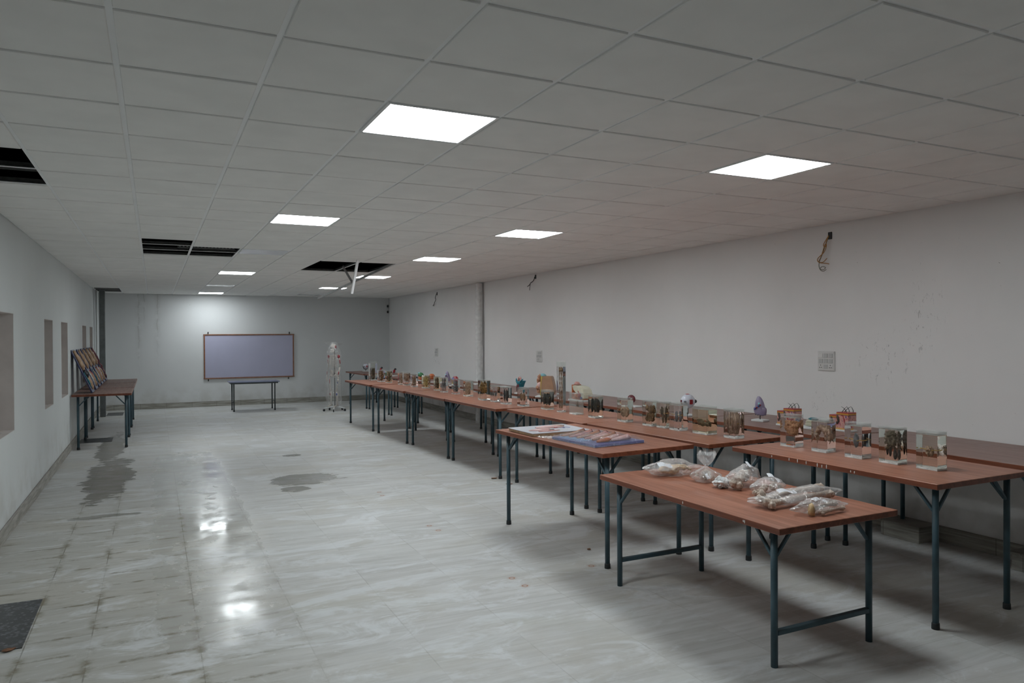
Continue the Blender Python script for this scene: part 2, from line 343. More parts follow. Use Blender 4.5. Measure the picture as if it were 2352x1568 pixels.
M['skin'] = plain('tan skin paint', (0.46, 0.27, 0.17), 0.4, 0.08, 8)
M['musc'] = tissue('muscle paint', (0.36, 0.13, 0.08), (0.52, 0.28, 0.18), (0.66, 0.44, 0.32), 22)
M['limb'] = tissue('limb paint', (0.30, 0.17, 0.09), (0.46, 0.30, 0.18), (0.58, 0.42, 0.28), 9)
M['purple'] = plain('lilac paint', (0.29, 0.245, 0.37), 0.35, 0.08, 8)
M['eyewhite'] = plain('glossy white paint', (0.66, 0.68, 0.76), 0.2, 0.03, 8)
M['basew'] = plain('white base', (0.74, 0.76, 0.76), 0.35, 0.02, 8)
M['bluebd'] = plain('blue board', (0.045, 0.07, 0.26), 0.3, 0.1, 10)
M['print'] = plain('printed blue', (0.09, 0.22, 0.42), 0.35, 0.2, 25)
M['navy'] = plain('navy board', (0.025, 0.03, 0.10), 0.35, 0.2, 10)
M['wood'] = plain('raw board edge', (0.36, 0.24, 0.14), 0.6, 0.2, 30)
M['whitebd'] = plain('white gloss board', (0.70, 0.72, 0.78), 0.25, 0.03, 5)
M['leafm'] = plain('dry leaf', (0.20, 0.09, 0.04), 0.7, 0.3, 40)
def skin_block():
    t = NT('layered skin paint'); p = t.coord(); x, y, z = t.xyz(p)
    wav = t.m('MULTIPLY', t.m('ABSOLUTE', t.m('SINE', t.m('MULTIPLY', t.m('ADD', x, y), 210.0))), 0.012)
    h = t.m('ADD', z, wav)
    ves = t.noise(t.map(p, (1, 1, 0.6)), 48, 4, 0.6, 1.2)
    col = t.mix(t.ramp(ves, 0.53, 0.58), (0.62, 0.33, 0.29), (0.34, 0.04, 0.06))
    col = t.mix(t.ramp(t.noise(t.map(p, (1, 1, .5), (0, 0, 0), (3, 1, 2)), 40, 3, 0.6, 1.0), 0.60, 0.63), col, (0.13, 0.08, 0.26))
    col = t.mix(t.ramp(h, 0.052, 0.040), col, (0.66, 0.36, 0.08))
    top = t.n('ShaderNodeAttribute'); top.attribute_name = 'hi'
    zr = t.m('SUBTRACT', h, top.outputs['Fac'])
    col = t.mix(t.ramp(zr, -0.030, -0.026), col, (0.07, 0.03, 0.03))
    col = t.mix(t.ramp(zr, -0.022, -0.018), col, (0.66, 0.34, 0.05))
    zz = t.m('SUBTRACT', z, top.outputs['Fac'])
    col = t.mix(t.ramp(zz, -0.014, -0.011), col, (0.42, 0.05, 0.05))
    t.set(col=col, rough=0.35); return t.mat
M['skin_layers'] = skin_block()

# ---------------------------------------------------------------- mesh helpers
class MB:
    def __init__(s): s.bm = bmesh.new(); s.mi = 0
    def _fin(s, geom, mat, smooth):
        for f in geom:
            f.material_index = mat; f.smooth = smooth
    def box(s, c, size, rot=None, bev=0.0, mat=0, seg=1):
        b = bmesh.new(); bmesh.ops.create_cube(b, size=1.0)
        bmesh.ops.scale(b, vec=size, verts=b.verts)
        if bev: bmesh.ops.bevel(b, geom=list(b.edges), offset=bev, segments=seg, profile=0.5, affect='EDGES')
        return s.add(b, Matrix.Translation(c) @ (rot.to_matrix().to_4x4() if rot else Matrix.Identity(4)), mat, False)
    def add(s, b, mtx, mat=0, smooth=True):
        bmesh.ops.transform(b, matrix=mtx, verts=b.verts)
        mp = {v: s.bm.verts.new(v.co) for v in b.verts}; out = []
        for f in b.faces:
            try: nf = s.bm.faces.new([mp[v] for v in f.verts])
            except ValueError: continue
            nf.material_index = mat; nf.smooth = smooth; out.append(nf)
        b.free(); return out
    def tube(s, pts, rad, n=12, mat=0, cap=True):
        pts = [Vector(p) for p in pts]
        if not isinstance(rad, (list, tuple)): rad = [rad] * len(pts)
        rings = []; prev = None
        for i, p in enumerate(pts):
            a = pts[max(i - 1, 0)]; b = pts[min(i + 1, len(pts) - 1)]
            d = (b - a).normalized()
            if prev is None:
                ref = Vector((0, 0, 1)) if abs(d.z) < 0.9 else Vector((1, 0, 0))
                e1 = d.cross(ref).normalized()
            else: e1 = (prev - d * prev.dot(d)).normalized()
            prev = e1; e2 = d.cross(e1)
            rings.append([s.bm.verts.new(p + (e1 * math.cos(2 * PI * k / n) + e2 * math.sin(2 * PI * k / n)) * rad[i]) for k in range(n)])
        for i in range(len(rings) - 1):
            for k in range(n):
                f = s.bm.faces.new((rings[i][k], rings[i][(k + 1) % n], rings[i + 1][(k + 1) % n], rings[i + 1][k])); f.smooth = True; f.material_index = mat
        if cap:
            for rg in (rings[0], rings[-1]):
                f = s.bm.faces.new(rg); f.material_index = mat
        return s
    def blob(s, c, r, seed=0, amp=0.15, freq=2.0, sub=3, rot=None, mat=0, ridge=False, smooth=True, fn=None):
        b = bmesh.new(); bmesh.ops.create_icosphere(b, subdivisions=sub, radius=1.0)
        off = Vector((seed * 7.13 + 1.7, seed * 3.71 - 2.2, seed * 1.93 + 4.4))
        for v in b.verts:
            q = v.co * freq + off
            k = noise.fractal(q, 1.0, 2.0, 4)
            if ridge: k = 0.5 - abs(noise.noise(q)) * 1.6 + 0.4 * noise.noise(q * 2.7)
            v.co = v.co * (1 + amp * k)
            if fn: v.co = fn(v.co)
        bmesh.ops.scale(b, vec=r, verts=b.verts)
        s.add(b, Matrix.Translation(c) @ (rot.to_matrix().to_4x4() if rot else Matrix.Identity(4)), mat, smooth); return s
    def lathe(s, prof, n=24, c=(0, 0, 0), mat=0, rot=None):
        b = bmesh.new(); rings = []
        for r, z in prof:
            rings.append([b.verts.new((r * math.cos(2 * PI * k / n), r * math.sin(2 * PI * k / n), z)) for k in range(n)])
        for i in range(len(rings) - 1):
            for k in range(n): b.faces.new((rings[i][k], rings[i][(k + 1) % n], rings[i + 1][(k + 1) % n], rings[i + 1][k]))
        b.faces.new(list(reversed(rings[0]))); b.faces.new(rings[-1])
        s.add(b, Matrix.Translation(c) @ (rot.to_matrix().to_4x4() if rot else Matrix.Identity(4)), mat, True); return s
    def prism(s, outline, z0, z1, mat=0, mtx=None, smooth=False):
        b = bmesh.new()
        lo = [b.verts.new((x, y, z0)) for x, y in outline]; hi = [b.verts.new((x, y, z1)) for x, y in outline]
        b.faces.new(list(reversed(lo))); b.faces.new(hi); n = len(outline)
        for k in range(n): b.faces.new((lo[k], lo[(k + 1) % n], hi[(k + 1) % n], hi[k]))
        s.add(b, mtx or Matrix.Identity(4), mat, smooth); return s
    def quad(s, a, b, c, d, mat=0):
        f = s.bm.faces.new([s.bm.verts.new(p) for p in (a, b, c, d)]); f.material_index = mat; return f
    def build(s, name, mats, parent=None):
        bmesh.ops.recalc_face_normals(s.bm, faces=s.bm.faces)
        me = bpy.data.meshes.new(name); s.bm.to_mesh(me); s.bm.free()
        if not isinstance(mats, (list, tuple)): mats = [mats]
        for m in mats: me.materials.append(M[m] if isinstance(m, str) else m)
        o = bpy.data.objects.new(name, me); C.objects.link(o)
        if parent: o.parent = parent
        return o

def thing(name, label, cat, loc=(0, 0, 0), rz=0.0, group=None):
    o = bpy.data.objects.new(name, None); C.objects.link(o); o.empty_display_size = 0.1
    o.location = loc; o.rotation_euler = (0, 0, rz); o['label'] = label; o['category'] = cat
    if group: o['group'] = group
    return o
def tag(o, label, cat, group=None):
    o['label'] = label; o['category'] = cat
    if group: o['group'] = group
    return o
def struct(o): o['kind'] = 'structure'; return o
def dup(root, loc, rz, label, group=None):
    r = root.copy(); C.objects.link(r); r.location = loc; r.rotation_euler = (0, 0, rz); r['label'] = label
    if group: r['group'] = group
    for ch in list(root.children):
        c = ch.copy(); C.objects.link(c); c.parent = r
        for g in list(ch.children):
            d = g.copy(); C.objects.link(d); d.parent = c
    return r
def R3(x=0, y=0, z=0): return Euler((x, y, z))

# ---------------------------------------------------------------- the room
TH = 0.25
b = MB(); b.box(((XL + XR) / 2, (YB + YF) / 2, -0.1), (XR - XL + 0.6, YB - YF + 0.6, 0.2)); struct(b.build('floor', 'floor'))
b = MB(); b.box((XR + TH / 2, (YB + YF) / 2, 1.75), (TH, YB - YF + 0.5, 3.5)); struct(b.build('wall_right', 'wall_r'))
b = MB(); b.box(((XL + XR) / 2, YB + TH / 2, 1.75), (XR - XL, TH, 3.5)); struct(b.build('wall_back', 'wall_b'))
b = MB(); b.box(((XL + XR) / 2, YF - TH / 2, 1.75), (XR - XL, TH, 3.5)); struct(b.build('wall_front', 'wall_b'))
# window side wall with blocked-up window recesses
WIN = [(7.72, 8.74), (11.03, 11.90), (12.93, 13.85), (16.58, 17.50), (18.43, 19.25)]
SILL, HEAD, DEP = 0.945, 2.10, 0.20
b = MB(); prev = YF - 0.25
WT = 0.35
for y0, y1 in WIN + [(YB + 0.25, None)]:
    b.box((XL - WT / 2, (prev + y0) / 2, 1.75), (WT, y0 - prev, 3.5))
    if y1:
        b.box((XL - WT / 2, (y0 + y1) / 2, SILL / 2), (WT, y1 - y0, SILL))
        b.box((XL - WT / 2, (y0 + y1) / 2, (HEAD + 3.5) / 2), (WT, y1 - y0, 3.5 - HEAD))
        prev = y1
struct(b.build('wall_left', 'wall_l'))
for i, (y0, y1) in enumerate(WIN):
    b = MB(); e = 0.004; xb = XL - DEP
    b.box((xb - 0.05, (y0 + y1) / 2, (SILL + HEAD) / 2), (0.1, y1 - y0, HEAD - SILL))
    b.box(((XL - 0.002 + xb) / 2, y1 - e / 2, (SILL + HEAD) / 2), (DEP - 0.002, e, HEAD - SILL))
    b.box(((XL - 0.002 + xb) / 2, y0 + e / 2, (SILL + HEAD) / 2), (DEP - 0.002, e, HEAD - SILL))
    b.box(((XL - 0.002 + xb) / 2, (y0 + y1) / 2, SILL + e / 2), (DEP - 0.002, y1 - y0, e))
    b.box(((XL - 0.002 + xb) / 2, (y0 + y1) / 2, HEAD - e / 2), (DEP - 0.002, y1 - y0, e))
    rnd = random.Random(i)
    for k in range(7): b.blob((XL - 0.03 - rnd.random() * 0.14, y0 + 0.05 + rnd.random() * (y1 - y0 - 0.1), SILL + 0.006), (0.008, 0.010, 0.005), k, 0.3, 2, 1)
    struct(b.build('window_%d' % (i + 1), 'recess'))
# skirtings
SK = 0.14
b = MB(); b.box((XL + 0.008, (YB + YF) / 2, SK / 2), (0.016, YB - YF, SK), bev=0.003); struct(b.build('baseboard_left', 'skirting'))
b = MB(); b.box((XR - 0.008, (YB + YF) / 2, SK / 2), (0.016, YB - YF, SK), bev=0.003); struct(b.build('baseboard_right', 'skirting'))
b = MB(); b.box(((XL + XR) / 2, YB - 0.008, SK / 2), (XR - XL - 0.032, 0.016, SK), bev=0.003); struct(b.build('baseboard_back', 'skirting'))
# marble-clad column footings against the long wall
for i, (y0, y1) in enumerate(((4.28, 4.66), (2.9, 3.50))):
    b = MB(); b.box(((6.04 + XR - 0.016) / 2, (y0 + y1) / 2, 0.065), (XR - 0.016 - 6.04, y1 - y0, 0.13), bev=0.004)
    b.box(((6.03 + XR - 0.016) / 2, (y0 + y1) / 2, 0.139), (XR - 0.016 - 6.03, y1 - y0 + 0.02, 0.018), bev=0.003); struct(b.build('trim_%d' % (i + 1), 'skirting'))

# ceiling of tegular tiles in an exposed grid
LX = [-0.694, -0.131, 0.4416, 1.0295, 1.636, 2.2556, 2.8685, 3.4804, 4.0916, 4.677, 5.277, 5.877]
LX = [XL] + LX + [XR]                       # column c lies between LX[c] and LX[c+1]; grid column i = c-1
JY = {-1: 2.3136, 0: 2.8998, 1: 3.4902, 2: 4.0707, 3: 4.6596, 4: 5.2864, 5: 5.8983, 6: 6.4815}
def gy(j):
    if j in JY: return JY[j]
    if j < -1: return 2.3136 + 0.59 * (j + 1)
    if j <= 12: return 6.4815 + (j - 6) * (10.06 - 6.4815) / 6
    if j <= 24: return 10.06 + (j - 12) * 0.5922
    if j <= 30: return 17.166 + (j - 24) * (20.16 - 17.166) / 6
    return 20.16 + (j - 30) * 0.57
JMAX = 31
HOLES = {(0, 4), (0, 5), (2, 11), (2, 12), (2, 13), (3, 12), (3, 13), (6, 14), (6, 15), (6, 16), (7, 14), (7, 15), (7, 16), (0, 28), (0, 29), (0, 30)}
LIT = {(4, 1), (4, 7), (4, 18), (4, 30), (8, 1), (8, 7), (8, 12), (8, 18), (8, 24)}
OFF = {(4, 12), (4, 24), (8, 30)}
tiles = MB(); bars = MB()
G = 0.012
rt = random.Random(5)
for c in range(len(LX) - 1):
    for j in range(-9, JMAX + 1):
        x0, x1 = LX[c], LX[c + 1]; y0, y1 = gy(j), gy(j + 1)
        if j == JMAX: y1 = YB
        if y1 - y0 < 0.08: continue
        if (c, j) in HOLES or (c, j) in LIT or (c, j) in OFF: continue
        dz = rt.uniform(0, 0.0025)
        tiles.box(((x0 + x1) / 2, (y0 + y1) / 2, HC + 0.010 + dz), (x1 - x0 - 2 * G, y1 - y0 - 2 * G, 0.02), R3(rt.uniform(-.002, .002), rt.uniform(-.002, .002), 0), bev=0.003)
ZB = HC + 0.009
for c, x in enumerate(LX[1:-1]):
    wd = 0.027
    bars.box((x, (YB + gy(-9)) / 2, ZB + 0.004), (wd, YB - gy(-9), 0.005)); bars.box((x, (YB + gy(-9)) / 2, ZB + 0.024), (0.004, YB - gy(-9), 0.036), mat=1)
for c in range(len(LX) - 1):
    for j in range(-9, JMAX + 1):
        if (c, j) in {(6, 15), (6, 16), (7, 15), (7, 16)}: continue
        bars.box(((LX[c] + LX[c + 1]) / 2, gy(j), ZB + 0.003), (LX[c + 1] - LX[c] - 0.027, 0.024, 0.005)); bars.box(((LX[c] + LX[c + 1]) / 2, gy(j), ZB + 0.022), (LX[c + 1] - LX[c] - 0.027, 0.004, 0.034), mat=1)
for x in (XL + 0.012, XR - 0.012): bars.box((x, (YB + YF) / 2, ZB + 0.003), (0.024, YB - YF, 0.006))
bars.box(((XL + XR) / 2, YB - 0.012, ZB + 0.0035), (XR - XL, 0.024, 0.006))
ceil = struct(tiles.build('ceiling', 'tile'))
gr = bars.build('ceiling_grid', ['tbar', 'channel'], ceil)
b = MB(); b.box(((XL + XR) / 2, (YF + gy(-9)) / 2, HC + 0.05), (XR - XL, gy(-9) - YF, 0.09)); b.build('ceiling_margin', 'tile', ceil)
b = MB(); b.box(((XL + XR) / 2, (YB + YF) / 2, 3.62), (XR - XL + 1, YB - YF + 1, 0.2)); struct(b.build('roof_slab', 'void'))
# near-black sheets added over the wall heads as void shade, with services channels
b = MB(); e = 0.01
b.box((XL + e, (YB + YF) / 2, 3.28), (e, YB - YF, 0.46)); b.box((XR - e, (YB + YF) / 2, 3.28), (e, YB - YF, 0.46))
b.box(((XL + XR) / 2, YB - e, 3.28), (XR - XL, e, 0.46)); struct(b.build('void_shade_lining', 'void'))
for n_, (xa, xb, yy, zz) in enumerate(((XL + 0.02, -0.694, 5.75, 0.16), (XL + 0.02, -0.694, 6.38, 0.10), (-0.13, 0.44, 9.95, 0.17), (-0.13, 1.03, 10.55, 0.15), (0.30, 1.03, 10.98, 0.10), (2.0, 3.6, 11.75, 0.20), (2.0, 3.6, 12.35, 0.14))):
    b = MB(); b.box(((xa + xb) / 2, yy, HC + zz), (xb - xa, 0.05, 0.026), bev=0.003)
    for k in range(int((xb - xa) / 0.045)): b.box((xa + 0.03 + k * 0.045, yy - 0.031, HC + zz), (0.022, 0.006, 0.010), mat=1)
    struct(b.build('trim_%d' % (n_ + 3), ['channel', 'bargrey']))

# ceiling lights
def panel(c, j, lit, label, group):
    x0, x1 = LX[c], LX[c + 1]; y0, y1 = gy(j), gy(j + 1)
    t = thing('ceiling_light', label, 'ceiling light', ((x0 + x1) / 2, (y0 + y1) / 2, HC), 0, group)
    wx, wy = (x1 - x0) - 0.012, (y1 - y0) - 0.012
    f = MB()
    for sx in (-1, 1): f.box((sx * (wx / 2 - 0.008), 0, 0.006), (0.016, wy, 0.014), bev=0.002)
    for sy in (-1, 1): f.box((0, sy * (wy / 2 - 0.008), 0.006), (wx - 0.032, 0.016, 0.014), bev=0.002)
    f.box((0, 0, 0.017), (wx - 0.01, wy - 0.01, 0.008)); f.build('frame', 'white_frame', t)
    d = MB(); d.box((0, 0, 0.004), (wx - 0.034, wy - 0.034, 0.006)); d.build('diffuser', 'panel' if lit else 'panel_off', t)
    return t
panel(4, 1, True, 'lit square panel overhead, first of the row leading to the marker board', 'lit ceiling panels')
panel(4, 7, True, 'lit square panel, second of the row leading to the marker board', 'lit ceiling panels')
panel(4, 18, True, 'lit square panel beyond the pair of narrow ceiling openings', 'lit ceiling panels')
panel(4, 30, True, 'lit square panel tight against the end wall above the marker board', 'lit ceiling panels')
panel(8, 1, True, 'lit square panel overhead, first of the row above the tables', 'lit ceiling panels')
panel(8, 7, True, 'lit square panel, second of the row above the tables', 'lit ceiling panels')
panel(8, 12, True, 'lit square panel, third of the row above the tables', 'lit ceiling panels')
panel(8, 18, True, 'lit square panel behind the dangling ceiling bars, larger of those two', 'lit ceiling panels')
panel(8, 24, True, 'lit square panel crossed by the long sagging bar, smaller and more distant', 'lit ceiling panels')
panel(4, 12, False, 'unlit pale panel beside the pair of narrow ceiling openings', 'unlit ceiling panels')
panel(4, 24, False, 'unlit pale panel between two lit panels above the marker board side', 'unlit ceiling panels')
panel(8, 30, False, 'unlit pale panel near the end wall above the wrapped skeleton', 'unlit ceiling panels')

# grid bars that have come loose
def tee(name, p0, p1, mats, label, w=0.028):
    p0, p1 = Vector(p0), Vector(p1); d = p1 - p0; L = d.length
    q = d.to_track_quat('Y', 'Z')
    b = MB(); b.box((0, L / 2, 0), (w, L, 0.003)); b.box((0, L / 2, 0.017), (0.004, L, 0.032)); b.box((0, L / 2, 0.034), (0.008, L, 0.006))
    o = b.build(name, mats); o.location = p0; o.rotation_mode = 'QUATERNION'; o.rotation_quaternion = q
    return tag(o, label, 'ceiling bar')
tee('ceiling_bar', (3.43, 11.33, HC + 0.006), (2.939, 14.9, 2.597), 'bargrey', 'long grey ceiling runner sagging from the opening toward the end wall')
tee('ceiling_bar', (2.72, 10.80, HC - 0.01), (2.66, 10.93, 2.49), 'tbar', 'short white ceiling bar hanging straight down from the opening', 0.04)
tee('ceiling_bar', (2.76, 11.95, 2.98), (3.06, 12.55, 2.765), 'darkbar', 'short black ceiling bar slanting from opening down to the sagging runner', 0.03)

# ---------------------------------------------------------------- tables
def make_table(low, label, top='top', Wd=0.95, Ln=1.76, H=0.93, lx=0.375, ly=0.80, legm='leg'):
    t = thing('folding_table', label, 'table', group='laminate tables')
    tt = 0.036
    b = MB(); fs = b.box((0, 0, H - tt / 2), (Wd, Ln, tt), bev=0.0025)
    for f in fs:
        f.normal_update()
        if abs(f.normal.z) < 0.5: f.material_index = 1
    b.build('tabletop', [top, 'edge'], t)
    zt = H - tt
    for sx in (-1, 1):
        for sy in (-1, 1):
            x, y = sx * lx, sy * ly
            b = MB(); b.tube([(x, y, 0.0 if low else 0.012), (x, y, zt)], 0.0195, 16)
            b.box((x - sx * 0.005, y - sy * 0.005, zt - 0.003), (0.07, 0.07, 0.006), bev=0.001)
            lg = b.build('leg', legm, t)
            if not low:
                c = MB(); c.lathe([(0.024, 0.0), (0.0245, 0.006), (0.0235, 0.034), (0.021, 0.04)], 16, (x, y, 0)); c.build('foot_cap', 'rubber', lg)
            for dx, dy in ((-sx, 0), (0, -sy)):
                b = MB(); hz, vt = 0.15, 0.155
                p0 = Vector((x + dx * 0.015, y + dy * 0.015, zt - vt)); p1 = Vector((x + dx * hz, y + dy * hz, zt - 0.003))
                d = p1 - p0; q = d.to_track_quat('Y', 'Z'); eu = q.to_euler()
                b.box((p0 + p1) / 2, (0.020, d.length, 0.018), eu, 0.003); b.build('brace', legm, t)
    if low:
        for sy in (-1, 1):
            b = MB(); b.box((0, sy * ly, 0.19), (2 * lx - 0.03, 0.034, 0.028), bev=0.003); b.build('stretcher', legm, t)
    return t
Z0 = 0.93
low = make_table(True, 'low red-topped table with plastic bags of bones on it', 'top', 0.95, 1.76, 0.81, 0.385, 0.752, 'leg_chipped')
low.location = (3.478, 3.815, 0); low.rotation_euler[2] = 0.006
proto = make_table(False, 'red-topped table carrying the white board and wrapped blue board')
proto.location = (3.555, 5.775, 0); proto.rotation_euler[2] = 0.066
ROWA = [ # centre, rotation, height, label
 (4.765, 3.81, 0.012, 0.93, 'red-topped table bearing the end group of five clear specimen jars'),
 (4.610, 5.775, 0.066, 0.93, 'red-topped table bearing six jars, including the wide yellow one'),
 (4.505, 7.57, 0.026, 0.925, 'red-topped table bearing the very tall narrow jar'),
 (4.39, 9.49, 0.018, 0.917, 'red-topped table bearing the amber coral-like specimen and the black leaf-shaped one'),
 (4.35, 11.27, 0.020, 0.915, 'red-topped table bearing the grey fetus jars and the pale skull-like one'),
 (4.27, 13.08, 0.035, 0.915, 'red-topped table bearing four small jars, one with strong yellow fluid'),
 (4.19, 14.98, 0.035, 0.915, 'red-topped table at the end of the jar row, beside the wrapped skeleton'),
]
for x, y, rz, h, lb in ROWA[:]:
    o = dup(proto, (x, y, 0), rz, lb); o.scale[2] = h / Z0
dusty = None
ROWB = [
 (5.825, 3.77, 0.945, 'bare dusty wall table at the end of the row below the large switch panel'),
 (5.80, 5.52, 0.945, 'dusty wall table bearing both skin block models and the large lilac lung'),
 (5.735, 7.27, 0.945, 'dusty wall table bearing the large glossy eyeball model'),
 (5.665, 9.02, 0.94, 'dusty wall table bearing the cream ear model and torso section'),
 (5.60, 10.77, 0.935, 'dusty wall table bearing the teal larynx model'),
 (5.52, 12.52, 0.925, 'dusty wall table bearing the half disc model and small lilac lung'),
 (5.45, 14.27, 0.92, 'dusty wall table bearing the green and the orange models'),
 (5.39, 16.01, 0.915, 'dusty wall table holding nothing, before those with small red figures'),
 (5.33, 17.75, 0.905, 'dusty wall table bearing the two small dark red figure models'),
 (5.255, 19.49, 0.895, 'dusty wall table at the corner bearing the small eyeball on a stem'),
]
for k, (x, y, h, lb) in enumerate(ROWB):
    if dusty is None:
        dusty = dup(proto, (x, y, 0), 0.0, lb, 'wall tables')
        for ch in dusty.children:
            if ch.name.startswith('tabletop'):
                ch.data = ch.data.copy(); ch.data.materials[0] = M['top_dusty']
        o = dusty
    else: o = dup(dusty, (x, y, 0), 0.03 if k > 1 else 0.012, lb, 'wall tables')
    o.scale[2] = h / Z0; o.scale[1] = 0.98
lt = make_table(False, 'brown table by the windows, front of three under leaning boards', 'top_dusty', 0.88, 1.68, 0.92, 0.352, 0.74)
lt.location = (-0.785, 14.83, 0); lt.scale[1] = 0.94; lt['group'] = 'tables by the windows'
dup(lt, (-0.785, 16.48, 0), 0, 'brown table by the windows, middle of three under leaning boards')
dup(lt, (-0.785, 18.13, 0), 0, 'brown table by the windows, beside the grey steel post')
# small steel table under the marker board
t = thing('steel_table', 'small dark-legged table, blue reflection painted on its top, below the marker board', 'table', (2.27, 19.78, 0), 0.0)
b = MB(); b.box((0, 0, 0.728), (1.2, 0.66, 0.022), bev=0.003); b.build('tabletop', 'reflection_top', t)
b = MB()
for sx in (-1, 1): b.box((sx * 0.55, 0, 0.70), (0.03, 0.6, 0.03))
for sy in (-1, 1): b.box((0, sy * 0.29, 0.70), (1.1, 0.03, 0.03))
b.build('frame', 'leg_dark', t)
for sx in (-1, 1):
    for sy in (-1, 1):
        b = MB(); b.tube([(sx * 0.49, sy * 0.25, 0), (sx * 0.49, sy * 0.25, 0.69)], 0.016, 12); lg = b.build('leg', 'leg_dark', t)
        c = MB(); c.lathe([(0.021, 0), (0.021, 0.03), (0.018, 0.035)], 12, (sx * 0.49, sy * 0.25, 0)); c.build('foot_cap', 'rubber', lg)
b = MB(); b.tube([(0.49, -0.25, 0.22), (0.49, 0.25, 0.22)], 0.01, 8); b.build('stretcher', 'leg_dark', t)
b = MB(); b.tube([(-0.49, -0.25, 0.22), (-0.49, 0.25, 0.22)], 0.01, 8); b.build('stretcher', 'leg_dark', t)

# ---------------------------------------------------------------- marker board, wall fittings
t = thing('marker_board', 'wide lavender-white marker board in a brown frame on the end wall', 'board', (2.37, YB - 0.02, 1.335))
b = MB(); b.box((0, 0, 0), (2.28, 0.012, 1.14)); b.build('writing_surface', 'board_face', t)
b = MB()
for sz in (-1, 1): b.box((0, -0.006, sz * 0.585), (2.36, 0.03, 0.034), bev=0.003)
for sx in (-1, 1): b.box((sx * 1.155, -0.006, 0), (0.034, 0.03, 1.14), bev=0.003)
b.build('frame', 'board_frame', t)
for x, z in ((-1.06, 0.625), (1.05, 0.625), (-1.06, -0.622), (1.02, -0.622)):
    b = MB(); b.box((x, 0.008, z), (0.028, 0.014, 0.075), bev=0.003); b.build('hanger_clip', 'black', t)

def switch_panel(y, z, wy, hz, label, rows, seed):
    t = thing('switch_panel', label, 'switch panel', (XR, y, z), 0, 'wall switch panels')
    b = MB(); b.box((-0.006, 0, 0), (0.012, wy, hz), bev=0.003); b.box((-0.014, 0, 0), (0.005, wy - 0.012, hz - 0.012), bev=0.002); b.build('plate', 'white_plastic', t)
    n = len(rows)
    for r, row in enumerate(rows):
        zz = hz * 0.5 - hz * (r + 0.5) / n; zz *= 0.84
        for k, ch in enumerate(row):
            yy = (wy * 0.5 - wy * (k + 0.5) / len(row)) * 0.86
            if ch == 's':
                b = MB(); b.box((-0.0185, yy, zz), (0.006, wy * 0.86 / len(row) * 0.80, hz * 0.8 / n * 0.78), R3(0, 0.06, 0), 0.0015); b.build('switch', 'grey_plastic' if (r + k) % 4 else 'white_plastic', t)
            else:
                b = MB(); b.box((-0.0175, yy, zz), (0.004, wy * 0.86 / len(row) * 0.84, hz * 0.8 / n * 0.84), None, 0.001); so = b.build('socket', 'white_plastic', t)
                h = MB()
                for dy, dz in ((0, 0.014), (-0.011, -0.010), (0.011, -0.010)): h.tube([(-0.0205, yy + dy, zz + dz), (-0.0193, yy + dy, zz + dz)], 0.005, 10)
                h.build('pin_hole', 'black', so)
    return t
switch_panel(5.50, 1.571, 0.215, 0.205, 'large square white switch panel above the skin block models', ['sss', 'sss', 'psp'], 1)
switch_panel(11.87, 1.478, 0.21, 0.21, 'white switch panel above the torso model', ['sss', 'sss', 'psp'], 2)
switch_panel(17.30, 1.455, 0.23, 0.21, 'white switch panel between the drainpipe and the end corner', ['sss', 'sss', 'psp'], 3)

def wires(name, paths, label, holey):
    t = thing(name, label, 'cable', paths[0][1][0])
    o0 = Vector(paths[0][1][0])
    hb = MB(); hb.box((XR - 0.002 - o0.x, 0, 0.0), (0.012, 0.05, 0.075), bev=0.004); hb.build('wall_hole', 'black', t)
    for mt, pts, r in paths:
        q = [Vector(p) - o0 for p in pts]; sm = []
        for i in range(len(q) - 1):
            p0, p1, p2, p3 = q[max(i - 1, 0)], q[i], q[i + 1], q[min(i + 2, len(q) - 1)]
            for s_ in range(6):
                u = s_ / 6.0
                sm.append(0.5 * ((2 * p1) + (p2 - p0) * u + (2 * p0 - 5 * p1 + 4 * p2 - p3) * u * u + (3 * p1 - p0 - 3 * p2 + p3) * u ** 3))
        sm.append(q[-1]); b = MB(); b.tube(sm, r, 8); b.build('wire', mt, t)
    return t
X = XR - 0.02
wires('loose_cable', [
 ('wire_orange', [(X, 5.453, 2.87), (X - .02, 5.47, 2.80), (X - .03, 5.46, 2.76), (X - .02, 5.50, 2.70), (X - .03, 5.57, 2.64), (X - .03, 5.55, 2.60), (X - .02, 5.48, 2.585), (X - .02, 5.435, 2.575)], 0.0045),
 ('wire_orange', [(X, 5.455, 2.87), (X - .03, 5.49, 2.79), (X - .02, 5.50, 2.765), (X - .03, 5.47, 2.755), (X - .03, 5.475, 2.78), (X - .02, 5.53, 2.67), (X - .02, 5.56, 2.61), (X - .02, 5.51, 2.60), (X - .02, 5.46, 2.635)], 0.004),
 ('wire_green', [(X, 5.456, 2.86), (X - .02, 5.52, 2.68), (X - .02, 5.56, 2.60), (X - .02, 5.555, 2.54), (X - .03, 5.50, 2.52), (X - .03, 5.47, 2.54), (X - .02, 5.52, 2.555), (X - .02, 5.55, 2.53), (X - .02, 5.51, 2.505), (X - .02, 5.47, 2.52)], 0.003)],
 'tangle of orange wires hanging from hole high on the long wall', True)
wires('loose_cable', [('black', [(X, 12.01, 2.93), (X - .02, 12.02, 2.86), (X - .03, 12.12, 2.82), (X - .02, 12.16, 2.80), (X - .02, 12.26, 2.765)], 0.007), ('black', [(X - .02, 12.15, 2.805), (X - .02, 12.17, 2.74), (X - .02, 12.18, 2.69)], 0.005)],
 'short black cable end above the torso model, forked at its tip', True)
